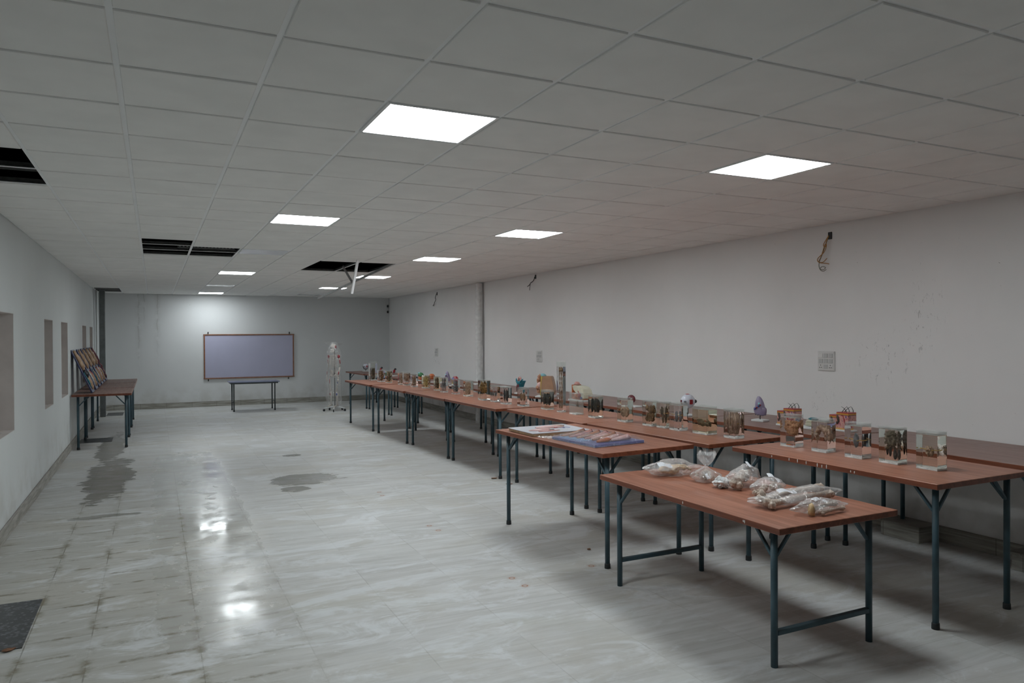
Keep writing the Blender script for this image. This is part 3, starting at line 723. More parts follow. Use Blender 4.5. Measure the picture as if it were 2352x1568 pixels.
wires('loose_cable', [('black', [(X, 17.24, 2.90), (X - .03, 17.25, 2.80), (X - .02, 17.24, 2.76), (X - .03, 17.30, 2.68), (X - .02, 17.40, 2.60)], 0.007), ('wire_green', [(X - .02, 17.24, 2.75), (X - .02, 17.36, 2.65), (X - .02, 17.46, 2.61)], 0.005)],
 'thin dark cable hanging high between drainpipe and end corner', True)
t = thing('cable_stub', 'two black cable stubs high in the far corner of the room', 'cable', (XR - 0.05, YB - 0.02, 2.75))
for zz in (0.0, -0.17):
    b = MB(); b.blob((0, 0, zz), (0.028, 0.018, 0.042), 3, 0.3, 2, 2); b.build('stub', 'black', t)

# lumpy plastered pipe on the long wall
b = MB(); n = 60; rings = []
for i in range(n + 1):
    z = i * 2.96 / n; ring = []
    for k in range(18):
        a = 2 * PI * k / 18; v = Vector((math.cos(a), math.sin(a), 0))
        rad = 0.078 + 0.016 * noise.fractal(Vector((v.x * 1.2, v.y * 1.2, z * 3.1)), 1, 2, 4)
        ring.append(b.bm.verts.new((v.x * rad, v.y * rad, z)))
    rings.append(ring)
for i in range(n):
    for k in range(18):
        f = b.bm.faces.new((rings[i][k], rings[i][(k + 1) % 18], rings[i + 1][(k + 1) % 18], rings[i + 1][k])); f.smooth = True
o = b.build('drainpipe', 'plaster_pipe'); o.location = (XR - 0.098, 14.42, 0); tag(o, 'rough whitewashed drainpipe running up the long wall', 'pipe')
# grey steel post by the windows
t = thing('steel_post', 'grey square steel post standing behind the tables by the windows', 'post', (-1.085, 19.82, 0))
b = MB(); b.box((0, 0, 1.49), (0.12, 0.12, 2.97), bev=0.008); b.build('shaft', 'post', t)
b = MB(); b.tube([(-0.125, 0.03, 0.3), (-0.125, 0.03, 2.98)], 0.010, 8); b.build('conduit', 'white_plastic', t)
# granite covers let into the floor
for (x0, x1, y0, y1), lb in (((XL + 0.017, -0.725, 5.25, 6.17), 'speckled black granite slab in the floor by the window wall'),
                             ((-1.21, -0.69, 15.0, 15.6), 'dark floor cover under the tables by the windows'),
                             ((-1.03, -0.68, 19.95, 20.75), 'dark floor cover at the foot of the grey steel post')):
    b = MB(); b.box((0, 0, 0.0015), (x1 - x0, y1 - y0, 0.006), bev=0.0015); o = b.build('floor_cover', 'granite'); o.location = ((x0 + x1) / 2, (y0 + y1) / 2, 0)
    tag(o, lb, 'floor cover')
def leaf(x, y, rz, s, lb):
    b = MB(); pts = []
    for i in range(9):
        u = i / 8; pts.append((u, math.sin(PI * u ** 0.8) * 0.32))
    out = [(p[0] - 0.5, p[1]) for p in pts] + [(p[0] - 0.5, -p[1]) for p in reversed(pts[1:-1])]
    b.prism([(p[0] * s, p[1] * s) for p in out], 0.002, 0.005)
    for v in b.bm.verts: v.co.z += 0.18 * abs(v.co.y) + 0.8 * v.co.x ** 2 / s * 0.3
    o = b.build('dry_leaf', 'leafm'); o.location = (x, y, 0.001); o.rotation_euler[2] = rz; tag(o, lb, 'leaf', 'dry leaves on the floor')
leaf(-0.79, 5.24, 0.4, 0.075, 'curled brown leaf at the corner of the black granite slab')
leaf(3.96, 8.72, 0.1, 0.09, 'flat brown leaf by a table foot beyond the taped boards')
leaf(3.97, 8.29, -0.3, 0.09, 'brown leaf touching the foot of the tall jar table')
leaf(3.37, 5.45, 0.8, 0.05, 'small leaf scrap on the floor under the board table')

# ---------------------------------------------------------------- specimen jars
TZ = dict(A7=.93, A6=.93, A5=.925, A4=.917, A3=.915, A2=.915, A1=.915)
def spec_mesh(kind, W, L, zf, rn, z0):
    """the preserved organ: one mesh filling the given share of a W x L tank with fluid level zf"""
    b = MB(); H = zf - z0; s = rn.randint(0, 99)
    w, l = W * 0.5 - 0.009, L * 0.5 - 0.010
    if kind == 'slab':            # broad lobed organ in the upper two thirds
        for i in range(7):
            b.blob((rn.uniform(-.3, .3) * w, rn.uniform(-.45, .45) * l, z0 + H * rn.uniform(.5, .82)), (w * .6, l * rn.uniform(.4, .6), H * rn.uniform(.13, .2)), s + i, 0.5, 2.0, 3)
        for i in range(5): b.tube([(rn.uniform(-.4, .4) * w, rn.uniform(-.6, .6) * l, z0 + H * .6), (rn.uniform(-.5, .5) * w, rn.uniform(-.8, .8) * l, z0 + H * .35)], [.008, .003], 8)
    elif kind == 'arch':          # thin arched sheet with hanging ends
        for k in range(15):
            a = PI * k / 14; b.blob((rn.uniform(-.3, .3) * w, -math.cos(a) * l * .75, z0 + H * (.42 + .36 * math.sin(a))), (w * .55, .017, .024), s + k, 0.6, 2.2, 2)
        for sy in (-1, 1):
            b.tube([(0, sy * l * .72, z0 + H * .5), (.01, sy * l * .8, z0 + H * .32), (0, sy * l * .7, z0 + H * .22)], [.010, .006, .003], 8)
    elif kind == 'oval':
        b.blob((0, 0, z0 + H * .52), (w * .42, l * .34, H * .24), s, .18, 1.6, 4)
    elif kind == 'lobes':
        b.blob((0, 0, z0 + H * .66), (w * .72, l * .68, H * .2), s, .5, 2.6, 4)
        b.blob((0, 0, z0 + H * .84), (w * .6, l * .6, H * .09), s + 1, .6, 3.0, 3)
        for i in range(12): b.tube([(rn.uniform(-.5, .5) * w, rn.uniform(-.6, .6) * l, z0 + H * .6), (rn.uniform(-.6, .6) * w, rn.uniform(-.7, .7) * l, z0 + H * .36)], [.009, .004], 6)
    elif kind == 'knot':
        b.blob((0, 0, z0 + H * .48), (w * .42, l * .38, H * .14), s, .7, 3.4, 4)
    elif kind == 'ring':
        n = 20
        b.tube([(0, math.cos(2 * PI * k / n) * l * .5, z0 + H * .42 + math.sin(2 * PI * k / n) * H * .17) for k in range(n + 1)], [.018 + .004 * math.sin(k * 2.2) for k in range(n + 1)], 10)
        b.blob((0, 0, z0 + H * .42), (w * .5, l * .4, H * .14), s, .4, 2.5, 3)
    elif kind == 'coral':
        for i in range(16):
            b.blob((rn.uniform(-.5, .5) * w, rn.uniform(-.6, .6) * l, z0 + H * rn.uniform(.38, .86)), (w * .36, l * .28, H * .1), s + i, .7, 2.5, 3)
    elif kind == 'paired':        # pair of dark lungs
        for sy in (-1, 1): b.blob((0, sy * l * .48, z0 + H * .55), (w * .75, l * .38, H * .33), s + sy, .28, 2.2, 4)
        b.tube([(0, 0, z0 + H * .6), (0, 0, z0 + H * .9)], .008, 8)
    elif kind == 'boot':
        b.blob((0, .1 * l, z0 + H * .66), (w * .5, l * .42, H * .18), s, .35, 2, 4)
        b.blob((0, -.15 * l, z0 + H * .36), (w * .42, l * .26, H * .22), s + 1, .3, 2, 4)
    elif kind == 'wedge':
        b.blob((0, .15 * l, z0 + H * .42), (w * .5, l * .62, H * .14), s, .25, 1.8, 4, R3(.35, 0, 0))
        for i in range(5): b.tube([(0, -l * .3, z0 + H * .4), (rn.uniform(-.4, .4) * w, -l * .6, z0 + H * rn.uniform(.3, .5)), (0, -l * .85, z0 + H * rn.uniform(.25, .5))], [.012, .009, .005], 8)
    elif kind == 'fibres':
        for i in range(46):
            x, y = rn.uniform(-.75, .75) * w, rn.uniform(-.8, .8) * l
            b.tube([(x, y, z0 + H * rn.uniform(.82, .97)), (x + rn.uniform(-.01, .01), y + rn.uniform(-.015, .015), z0 + H * .5), (x * .6 + rn.uniform(-.01, .01), y * .9, z0 + H * rn.uniform(.08, .3))], [.004, .0065, .003], 6)
        b.blob((0, .2 * l, z0 + H * .28), (w * .6, l * .6, H * .2), s, .5, 2.6, 3)
    elif kind == 'spine':         # cord with two strips
        for y in (-.22 * l, .22 * l):
            b.tube([(rn.uniform(-.1, .1) * w, y + .003 * math.sin(k * 1.3), z0 + H * (.06 + .86 * k / 24)) for k in range(25)], [.0045 + .002 * math.sin(k * 2.1) for k in range(25)], 8)
        b.blob((0, 0, z0 + H * .93), (w * .6, l * .5, H * .05), s, .6, 3, 3)
        b.blob((0, 0, z0 + H * .47), (w * .3, l * .35, H * .02), s, .5, 3, 2)
    elif kind == 'sprig':
        b.tube([(0, -.5 * l, z0 + H * .36), (0, -.46 * l, z0 + H * .55), (0, -.5 * l, z0 + H * .68)], [.007, .004, .003], 8)
    elif kind == 'leaf':
        b.blob((0, -.15 * l, z0 + H * .50), (w * .45, l * .42, H * .40), s, .22, 2.2, 4, None, 0, False, True, lambda v: Vector((v.x, v.y * (0.55 + 0.45 * (v.z + 1) * .6), v.z)))
    elif kind == 'bug':
        b.blob((0, 0, z0 + H * .50), (w * .4, l * .32, H * .13), s, .45, 2.2, 3)
        for i in range(5):
            a = i * 1.25 - 1; b.tube([(0, 0, z0 + H * .5), (0, l * .55 * math.cos(a), z0 + H * (.5 + .18 * math.sin(a))), (0, l * .7 * math.cos(a + .3), z0 + H * (.47 + .25 * math.sin(a)))], [.006, .004, .002], 6)
    elif kind == 'disc':
        b.blob((0, 0, z0 + H * .52), (w * .3, l * .52, H * .27), s, .12, 1.6, 4)
        b.blob((w * .3, 0, z0 + H * .52), (w * .12, l * .3, H * .15), s, .4, 3, 3)
    elif kind == 'fetus':         # curled infant: head, trunk, bent limbs
        b.blob((0, 0, z0 + H * .78), (w * .62, l * .50, H * .17), s, .06, 1.2, 3)
        b.blob((0, .05 * l, z0 + H * .45), (w * .55, l * .42, H * .22), s + 1, .12, 1.5, 3)
        b.blob((0, .05 * l, z0 + H * .24), (w * .5, l * .42, H * .13), s + 2, .12, 1.5, 3)
        for sx in (-1, 1):
            b.tube([(sx * w * .45, 0, z0 + H * .56), (sx * w * .62, -.35 * l, z0 + H * .45), (sx * w * .2, -.5 * l, z0 + H * .56)], [.011, .009, .007], 8)
            b.tube([(sx * w * .4, .05 * l, z0 + H * .24), (sx * w * .55, -.45 * l, z0 + H * .34), (sx * w * .3, -.3 * l, z0 + H * .10)], [.014, .011, .008], 8)
    elif kind == 'tallfetus':     # slim, upright, legs hanging
        b.blob((0, 0, z0 + H * .84), (w * .6, l * .46, H * .13), s, .05, 1.2, 3)
        b.blob((0, 0, z0 + H * .56), (w * .45, l * .34, H * .17), s + 1, .1, 1.5, 3)
        for sx in (-1, 1):
            b.tube([(sx * w * .3, 0, z0 + H * .44), (sx * w * .38, -.1 * l, z0 + H * .24), (sx * w * .28, .05 * l, z0 + H * .04)], [.012, .009, .006], 8)
            b.tube([(sx * w * .4, 0, z0 + H * .66), (sx * w * .6, -.1 * l, z0 + H * .5), (sx * w * .5, -.2 * l, z0 + H * .36)], [.009, .007, .005], 8)
    elif kind == 'face':
        b.blob((0, 0, z0 + H * .66), (w * .68, l * .6, H * .22), s, .55, 3.0, 4)
        b.blob((0, 0, z0 + H * .28), (w * .62, l * .5, H * .22), s + 1, .2, 1.8, 4)
    elif kind == 'bunch':
        for i in range(14): b.blob((rn.uniform(-.45, .45) * w, rn.uniform(-.5, .5) * l, z0 + H * rn.uniform(.14, .86)), (w * .42, l * .34, H * .11), s + i, .55, 2.4, 3)
    elif kind == 'weedy':
        for i in range(40):
            y = rn.uniform(-.5, .5) * l; x = rn.uniform(-.5, .5) * w
            b.tube([(x * .3, y * .3, z0 + H * .5), (x * .8, y, z0 + H * rn.uniform(.4, .62)), (x * 1.3, y * 1.4, z0 + H * rn.uniform(.3, .74))], [.007, .005, .002], 6)
        b.blob((0, .1 * l, z0 + H * .42), (w * .5, l * .5, H * .26), s, .5, 2.4, 3)
        b.blob((0, -.1 * l, z0 + H * .14), (w * .6, l * .6, H * .12), s + 2, .4, 2.4, 3)
    return b
def jar(tab, cx, cy, W, L, H, rz, kind, tis, label, fluid='fluid', rod=0, level=.9, rodz=.5):
    rn = random.Random(hash((round(cx * 1000), round(cy * 1000))) & 0xffff)
    rn = random.Random(int(cx * 7919 + cy * 104729))
    t = thing('specimen_jar', label, 'specimen jar', (cx, cy, TZ[tab] + 0.0005), rz, 'specimen jars on the tables')
    b = MB(); b.box((0, 0, 0.007), (W, L, 0.014), bev=0.0015); b.build('base_plate', 'refract_white', t)
    zf = H * level
    if fluid:
        b = MB(); b.box((0, 0, (0.0145 + zf) / 2), (W, L, zf - 0.0145), bev=0.0016); b.build('fluid', fluid, t)
        zs = zf + 0.0005
    else: zs = 0.0145
    b = MB(); th = 0.004; hz = H - 0.007 - zs
    for sx in (-1, 1): b.box((sx * (W / 2 - th / 2), 0, zs + hz / 2), (th, L, hz), bev=0.0006)
    for sy in (-1, 1): b.box((0, sy * (L / 2 - th / 2), zs + hz / 2), (W - 2 * th, th, hz), bev=0.0006)
    b.build('tank', 'acrylic', t)
    b = MB(); b.box((0, 0, H - 0.0033), (W + 0.002, L + 0.002, 0.006), bev=0.001); b.build('lid', 'acrylic', t)
    if kind: spec_mesh(kind, W, L, zf, rn, 0.018).build('specimen', tis, t)
    if kind == 'lobes':
        for yy, zz, rr in ((-.45, .20, .016), (.05, .27, .011), (.42, .30, .010)):
            b = MB(); b.blob((rn.uniform(-.2, .2) * W * .4, yy * L * .5, zf * zz + .018), (rr * .9, rr, zf * .15), 3, .12, 1.5, 3); b.build('specimen_lobe', 'dark', t)
    if rod:
        b = MB(); zr = H * rodz
        b.tube([(rn.uniform(-.12, .12) * W, -L / 2 + .008, zr + .004), (rn.uniform(-.1, .1) * W, 0, zr), (rn.uniform(-.12, .12) * W, L / 2 - .008, zr + .006)], 0.0035, 8)
        if rod > 1: b.tube([(-W / 2 + .008, -L * .2, zr), (W / 2 - .008, -L * .15, zr + .002)], 0.0035, 8)
        b.build('tie_rod', 'rod', t)
    return t
JARS = [
 ('A7', 4.720, 4.468, .109, .145, .266, .028, 'slab', 'fleshy', 'clear jar of orange-brown organ on a yellow rod, before the first skin block', 'fluid', 1, .9, .56),
 ('A7', 4.723, 4.150, .109, .140, .262, .030, 'arch', 'tan', 'clear jar holding a pale arched membrane with dangling ends', 'fluid', 0, .9, .5),
 ('A7', 4.718, 3.831, .108, .147, .264, .030, 'oval', 'greyt', 'clear jar with a smooth grey oval on a yellow rod, before the second skin block', 'fluid', 2, .9, .50),
 ('A7', 4.737, 3.556, .105, .147, .262, .034, 'lobes', 'drab', 'jar of shaggy brown organ with black finger-like lobes hanging below', 'fluid_g', 0, .93, .5),
 ('A7', 4.756, 3.278, .107, .150, .262, .033, 'knot', 'tan', 'end jar with small lacy knot on a yellow rod, last of the row', 'fluid_g', 2, .9, .50),
 ('A6', 4.515, 6.560, .100, .150, .258, .036, 'ring', 'tan', 'jar with pale ring-shaped section tied by yellow thread, before the maroon ring model', 'fluid_g', 1, .9, .52),
 ('A6', 4.538, 6.146, .090, .150, .262, .033, 'bunch', 'brown', 'jar crammed with brown coiled tissue, first of three touching jars', 'fluid_g', 0, .93, .5),
 ('A6', 4.561, 5.955, .084, .132, .262, .033, 'boot', 'drab', 'jar with dark boot-shaped organ, middle of three touching jars', 'fluid_g', 1, .93, .55),
 ('A6', 4.567, 5.736, .106, .148, .268, .032, 'oval', 'greyt', 'jar with small grey lump, before the large eyeball model', 'fluid', 1, .9, .55),
 ('A6', 4.612, 5.411, .129, .190, .260, .037, 'wedge', 'drab', 'widest jar, yellowish fluid around a dark wedge of organ', 'fluid_y', 0, .88, .5),
 ('A6', 4.651, 5.067, .111, .140, .264, .034, 'fibres', 'tan', 'jar of pale stringy fibres bound by a rod, beside the lilac lung', 'fluid', 1, .9, .50),
 ('A5', 4.444, 8.161, .103, .153, .246, .032, 'paired', 'dark', 'jar with two blackened lobes on a yellow rod, before the torso model', 'fluid_g', 1, .9, .60),
 ('A5', 4.434, 7.791, .070, .098, .612, .029, 'spine', 'brown', 'very tall narrow jar holding a long brown cord', 'fluid', 0, .9, .5),
 ('A5', 4.465, 7.487, .107, .147, .252, .030, 'sprig', 'drab', 'nearly empty clear box with one small twig-like piece inside', None, 0, .9, .5),
 ('A5', 4.466, 7.067, .109, .139, .256, .030, 'paired', 'dark', 'jar with wide blackened organ above yellow rod, beside the cream ear model', 'fluid_g', 1, .93, .50),
 ('A4', 4.323, 9.860, .120, .170, .300, .042, 'coral', 'amber', 'tall jar with amber coral-like growth, before the drainpipe', 'fluid_g', 0, .95, .5),
 ('A4', 4.353, 9.539, .093, .137, .238, .030, 'bug', 'greyt', 'jar with small spidery dark specimen, beside the amber coral-like one', 'fluid', 0, .9, .5),
 ('A4', 4.337, 9.149, .095, .160, .246, .038, 'leaf', 'dark', 'jar with black leaf-shaped organ pointing down', 'fluid', 0, .92, .5),
 ('A4', 4.407, 8.761, .099, .155, .250, .031, 'disc', 'brown', 'jar with flat brown disc, before the teal larynx model', 'fluid', 0, .9, .5),
 ('A3', 4.387, 11.148, .097, .134, .246, .03, 'fetus', 'greyt', 'jar with grey curled fetus, before the half disc model', 'fluid', 0, .93, .5),
 ('A3', 4.394, 10.637, .106, .146, .250, .03, 'face', 'tan', 'jar with pale skull-like face, alone before the amber coral jar', 'fluid_g', 0, .93, .5),
 ('A2', 4.357, 11.601, .094, .129, .250, .03, 'tallfetus', 'greyt', 'jar with slim grey fetus hanging upright, before the small lilac lung', 'fluid', 0, .95, .5),
 ('A2', 4.401, 12.060, .084, .116, .246, .03, 'fetus', 'drab', 'jar with dark brown fetus, beside the slim grey upright one', 'fluid_y', 0, .93, .5),
 ('A2', 4.411, 12.669, .109, .151, .242, .03, 'face', 'yellow', 'jar in strong yellow fluid with plump yellow organ', 'fluid_y', 0, .93, .5),
 ('A2', 4.337, 13.115, .098, .136, .242, .03, 'bunch', 'tan', 'jar with tan knotted tissue, before the green model', 'fluid', 0, .9, .5),
 ('A2', 4.347, 13.610, .105, .145, .250, .03, 'slab', 'tan', 'jar with pale pink slab split by a dark vertical line', 'fluid', 0, .93, .5),
 ('A2', 4.328, 13.880, .097, .133, .248, .03, 'face', 'tan', 'jar with pale oval specimen, between the pink slab jar and the dark seated fetus', 'fluid', 0, .93, .5),
 ('A1', 4.262, 14.507, .099, .137, .248, .03, 'fetus', 'drab', 'jar with dark seated fetus in yellowish fluid, before second red figure', 'fluid_y', 0, .95, .5),
 ('A1', 4.234, 14.956, .120, .165, .248, .03, 'bunch', 'brown', 'jar with tangled brown tissue beside the tall weedy jar', 'fluid', 0, .93, .5),
 ('A1', 4.222, 15.557, .130, .180, .400, .03, 'weedy', 'drab', 'large tall jar with dark weedy mass, end of the jar row', 'fluid_g', 0, .9, .5),
]
for a in JARS: jar(*a)

# ---------------------------------------------------------------- anatomical models on the wall tables
def base(t, w, l, h=0.022, m='basew'):
    b = MB(); b.box((0, 0, h / 2), (w, l, h), bev=0.003); return b.build('base', m, t)
ZB_ = 0.9455
def skin_model(x, y, rz, label):
    t = thing('skin_model', label, 'anatomical model', (x, y, ZB_), rz, 'skin block models'); t.scale = (.76, .80, .76)
    base(t, 0.19, 0.30, 0.022)
    def blk(name, c, size, hi):
        b = MB(); b.box(c, size, None, 0.002)
        o = b.build(name, 'skin_layers', t); at = o.data.attributes.new('hi', 'FLOAT', 'POINT')
        for d in at.data: d.value = hi
        return o
    blk('tall_block', (0.0, -0.035, 0.022 + 0.105), (0.15, 0.16, 0.21), 0.232)
    blk('stepped_block', (0.0, 0.095, 0.022 + 0.085), (0.15, 0.10, 0.17), 0.192)
    for dx, dy, a in ((-0.05, -0.075, .5), (-.045, -.01, -.35), (.02, -.06, .3), (.03, .01, -.5), (.05, -.09, .25)):
        b = MB(); b.tube([(dx, dy, 0.231), (dx + .01, dy + a * .03, 0.255), (dx + .012, dy + a * .10, 0.285), (dx + .01, dy + a * .16, 0.30)], [.0045, .004, .003, .0015], 6); b.build('hair', 'black', t)
    for (dx, dy, z) in ((-.076, .02, .15), (-.076, .105, .125)):
        b = MB(); b.blob((dx, dy, z), (.012, .017, .05), 2, .15, 1.5, 2, R3(-.25, 0, 0)); b.blob((dx, dy + .012, z - .05), (.011, .016, .02), 3, .1, 1.5, 2); b.build('hair_root', 'dkbrown', t)
    b = MB(); b.tube([(-.077, -.10, .06), (-.079, -.065, .12), (-.077, -.05, .19)], [.007, .006, .004], 6); b.build('vessel', 'red', t)
M['dkbrown'] = plain('dark follicle paint', (0.07, 0.045, 0.035), 0.4, 0.25, 30)
skin_model(5.665, 5.38, 0.03, 'layered red and yellow skin block with black hairs, beside the lilac lung')
skin_model(5.82, 4.88, 0.03, 'layered red and yellow skin block with black hairs, before large bare wall')
def lung(x, y, z, s, rz, label):
    t = thing('lung_model', label, 'anatomical model', (x, y, z), rz, 'lilac lung models')
    base(t, 0.15 * s, 0.17 * s, 0.02)
    b = MB(); b.tube([(0, 0, .02), (0, 0, .10 * s)], 0.006, 8); b.build('stem', 'channel', t)
    def shape(v):
        z = v.z
        w = 1.0 if z < 0 else max(0.30, (1 - min(1.0, abs(z)) ** 3.0) ** .5)
        cut = v.z if v.z > -0.62 else -0.62 + 0.55 * max(0, 1 - (v.y * 1.2) ** 2) * 0.5
        return Vector((v.x * w, v.y * (0.75 + 0.3 * (z < 0)) + 0.18 * z, cut))
    b = MB(); b.blob((0, 0, .165 * s), (.050 * s, .085 * s, .15 * s), 4, .05, 1.2, 4, None, 0, False, True, shape); b.build('lung', 'purple', t)
    b = MB()
    for k in range(4): b.tube([(-.052 * s, (.03 - .02 * k) * s, (.17 + .012 * k) * s), (-.064 * s, (.045 - .028 * k) * s, (.15 + .022 * k) * s)], .009 * s, 8, k % 2)
    b.build('bronchi', ['blue', 'red'], t)
    b = MB(); b.tube([(-.045 * s, -.02 * s, .205 * s), (-.075 * s, -.025 * s, .235 * s)], .013 * s, 10); b.build('windpipe', 'sky', t)
lung(5.70, 5.82, ZB_, .82, 0.25, 'large lilac lung model on white base, between eyeball and skin block')
lung(5.06, 13.28, .926, .82, 0.2, 'small lilac lung rising behind the slim fetus jar')
def eyeball(x, y, z, r, rz, label, small):
    t = thing('eyeball_model', label, 'anatomical model', (x, y, z), rz, 'eyeball models')
    base(t, r * 1.7, r * 1.7, 0.02)
    zc = r + (0.07 if small else 0.085)
    b = MB(); b.tube([(0, 0, .02), (0, 0, zc - r * .9)], .007, 8); b.build('stem', 'channel' if small else 'black', t)
    b = MB(); b.blob((0, 0, zc), (r, r, r), 0, 0, 1, 4); b.build('eyeball', 'eyewhite', t)
    def strap(a0, el0, el1, wd, m, nm):
        bb = MB(); n = 8
        for sgn in (0,):
            prev = None
            for k in range(n + 1):
                el = el0 + (el1 - el0) * k / n; row = []
                for da in (-wd, -wd / 3, wd / 3, wd):
                    for rr in (r * 1.002, r * 1.045):
                        row.append(bb.bm.verts.new((math.cos(el) * math.cos(a0 + da) * rr, math.cos(el) * math.sin(a0 + da) * rr, zc + math.sin(el) * rr)))
                if prev:
                    for q in range(3):
                        bb.bm.faces.new((prev[2 * q + 1], prev[2 * q + 3], row[2 * q + 3], row[2 * q + 1]))
                    bb.bm.faces.new((prev[0], prev[1], row[1], row[0])); bb.bm.faces.new((prev[6], row[6], row[7], prev[7]))
                else: bb.bm.faces.new(row[0::2] + row[1::2][::-1])
                prev = row
            bb.bm.faces.new(prev[0::2] + prev[1::2][::-1])
        bb.build(nm, m, t)
    strap(-1.75, -.35, .28, .24, 'red', 'muscle'); strap(-2.6, 1.25, 1.5, 1.2, 'red', 'muscle'); strap(PI - .2, -.4, .2, .2, 'dkred', 'muscle')
    b = MB(); d = Vector((.9, -.5, -.02)).normalized()
    b.tube([Vector((0, 0, zc)) + d * r * .98, Vector((0, 0, zc)) + d * r * 1.16, Vector((0, 0, zc)) + d * r * 1.24], [r * .26, r * .22, r * .10], 16); b.build('cornea', 'black', t)
    b = MB()
    for k in range(3):
        a = -2.5 - k * .12; b.tube([(math.cos(a) * r * math.cos(e_) * 1.012, math.sin(a) * r * math.cos(e_) * 1.012, zc + r * math.sin(e_) * 1.012) for e_ in (-.25 + .1 * k, -.02, .12, .05 - .1 * k)], r * .04, 6)
    b.build('vessel', 'black', t)
    if small:
        b = MB(); n = 20; b.tube([(r * 1.15 * math.cos(PI + PI * k / n), 0, zc + r * 1.15 * math.sin(PI + PI * k / n)) for k in range(n + 1)], .010, 8); b.build('bracket', 'darkbar', t)
eyeball(5.37, 6.58, ZB_, 0.08, 0.0, 'large glossy white eyeball with red patches behind the three touching jars', False)
eyeball(5.20, 19.9, .897, 0.075, 0.4, 'small white eyeball with red spot on a stem, on the corner table', True)
# torso section
t = thing('torso_model', 'tan torso section with exposed organs and yellow spine stripe', 'anatomical model', (5.24, 9.66, .941), 0.85); t.scale = (.85, .85, .86)
base(t, 0.26, 0.34, 0.022)
o_ = []
b = MB()
prof = [(-.10, 0.03), (.10, .03), (.135, .10), (.13, .18), (.10, .30), (.085, .36), (-.075, .36), (-.085, .30), (-.10, .15)]
mt = Matrix(((0, 0, 1, 0), (-1, 0, 0, 0), (0, 1, 0, 0), (0, 0, 0, 1)))
b.prism([(p[0] + .03, p[1]) for p in prof], -.10, .10, 0, mt); bmesh.ops.bevel(b.bm, geom=list(b.bm.edges), offset=.012, segments=2, affect='EDGES'); b.build('back', 'skin', t)
b = MB(); b.prism([(-.085, .03), (-.065, .03), (-.045, .36), (-.07, .36)], -.098, .098, 0, mt); b.build('spine_stripe', 'yel', t)
b = MB(); rn = random.Random(3)
for k in range(13): b.blob((rn.uniform(-.06, .06), .115 + rn.uniform(-.02, .03), .10 + .022 * k), (.05, .032, .035), k, .35, 2, 3)
b.build('organs', 'musc', t)
b = MB(); b.blob((-.04, .11, .19), (.05, .05, .065), 9, .08, 1.5, 3); b.build('stomach', 'pinkpale', t)
b = MB(); b.blob((0, .06, .37), (.07, .06, .035), 9, .1, 1.5, 3); b.build('cap', 'sky', t)
# ear model
t = thing('ear_model', 'cream ear section model with pink knob and red base', 'anatomical model', (5.37, 8.86, .941), 0.05); t.scale = (.88, .88, .84)
base(t, 0.26, 0.40, 0.022)
b = MB()
mt2 = Matrix(((0, 0, 1, 0), (-1, 0, 0, 0), (0, 1, 0, 0), (0, 0, 0, 1)))
out = [(-.16, .25), (-.02, .245), (.08, .235), (.15, .19), (.18, .12), (.17, .05), (.12, .03), (.10, .10), (.06, .135), (.01, .10), (-.04, .13), (-.12, .17)]
b.prism(out, -.08, .09, 0, mt2); bmesh.ops.bevel(b.bm, geom=list(b.bm.edges), offset=.010, segments=2, affect='EDGES'); b.build('skull_bone', 'cream', t)
b = MB(); b.prism([(-.17, .03), (-.155, .03), (-.14, .26), (-.17, .26)], -.075, .085, 0, mt2); b.build('outer_skin', 'orange', t)
b = MB(); b.blob((0, .13, .275), (.045, .05, .035), 2, .1, 1.5, 3); b.build('ear_lobe', 'pink', t)
b = MB(); b.box((0, 0, .04), (.15, .30, .036), bev=.006); b.blob((-.07, .02, .08), (.03, .09, .04), 3, .4, 2.5, 3); b.build('canal_floor', 'orange', t)
b = MB(); b.blob((-.085, -.06, .09), (.02, .035, .05), 5, .4, 2.5, 3); b.tube([(-.09, -.05, .12), (-.09, -.03, .17)], [.008, .004], 8); b.build('vessel', 'red', t)
b = MB(); b.blob((-.09, -.12, .055), (.018, .02, .02), 5, .2, 2.5, 2); b.build('nerve', 'blue', t)
b = MB(); n = 18; b.tube([(-.06, -.12 + .042 * math.cos(2 * PI * k / n), .12 + .05 * math.sin(2 * PI * k / n)) for k in range(n + 1)], .014, 8); b.build('inner_ear', 'cream', t)
# larynx
t = thing('larynx_model', 'teal flared larynx model with pink arch on top', 'anatomical model', (5.20, 10.42, .936), 0.1)
base(t, 0.15, 0.15, 0.02)
b = MB(); b.lathe([(.035, .02), (.04, .06), (.045, .10), (.06, .15), (.085, .205), (.078, .205), (.05, .15), (.035, .10), (.03, .03)], 20); b.build('cartilage', 'teal', t)
b = MB()
for sy in (-1, 1): b.tube([(-.04, sy * .05, .19), (-.03, sy * .085, .225), (-.02, sy * .10, .24)], [.016, .012, .005], 8)
b.build('horn', 'teal', t)
b = MB(); n = 12; b.tube([(-.02, .035 * math.cos(PI * k / n), .20 + .06 * math.sin(PI * k / n)) for k in range(n + 1)], .016, 8); b.build('epiglottis', 'pink', t)
b = MB()
for sy in (-1, 1): b.tube([(-.055, sy * .018, .04), (-.058, sy * .02, .11), (-.05, sy * .012, .17)], .011, 8)
b.build('muscle', 'dkred', t)
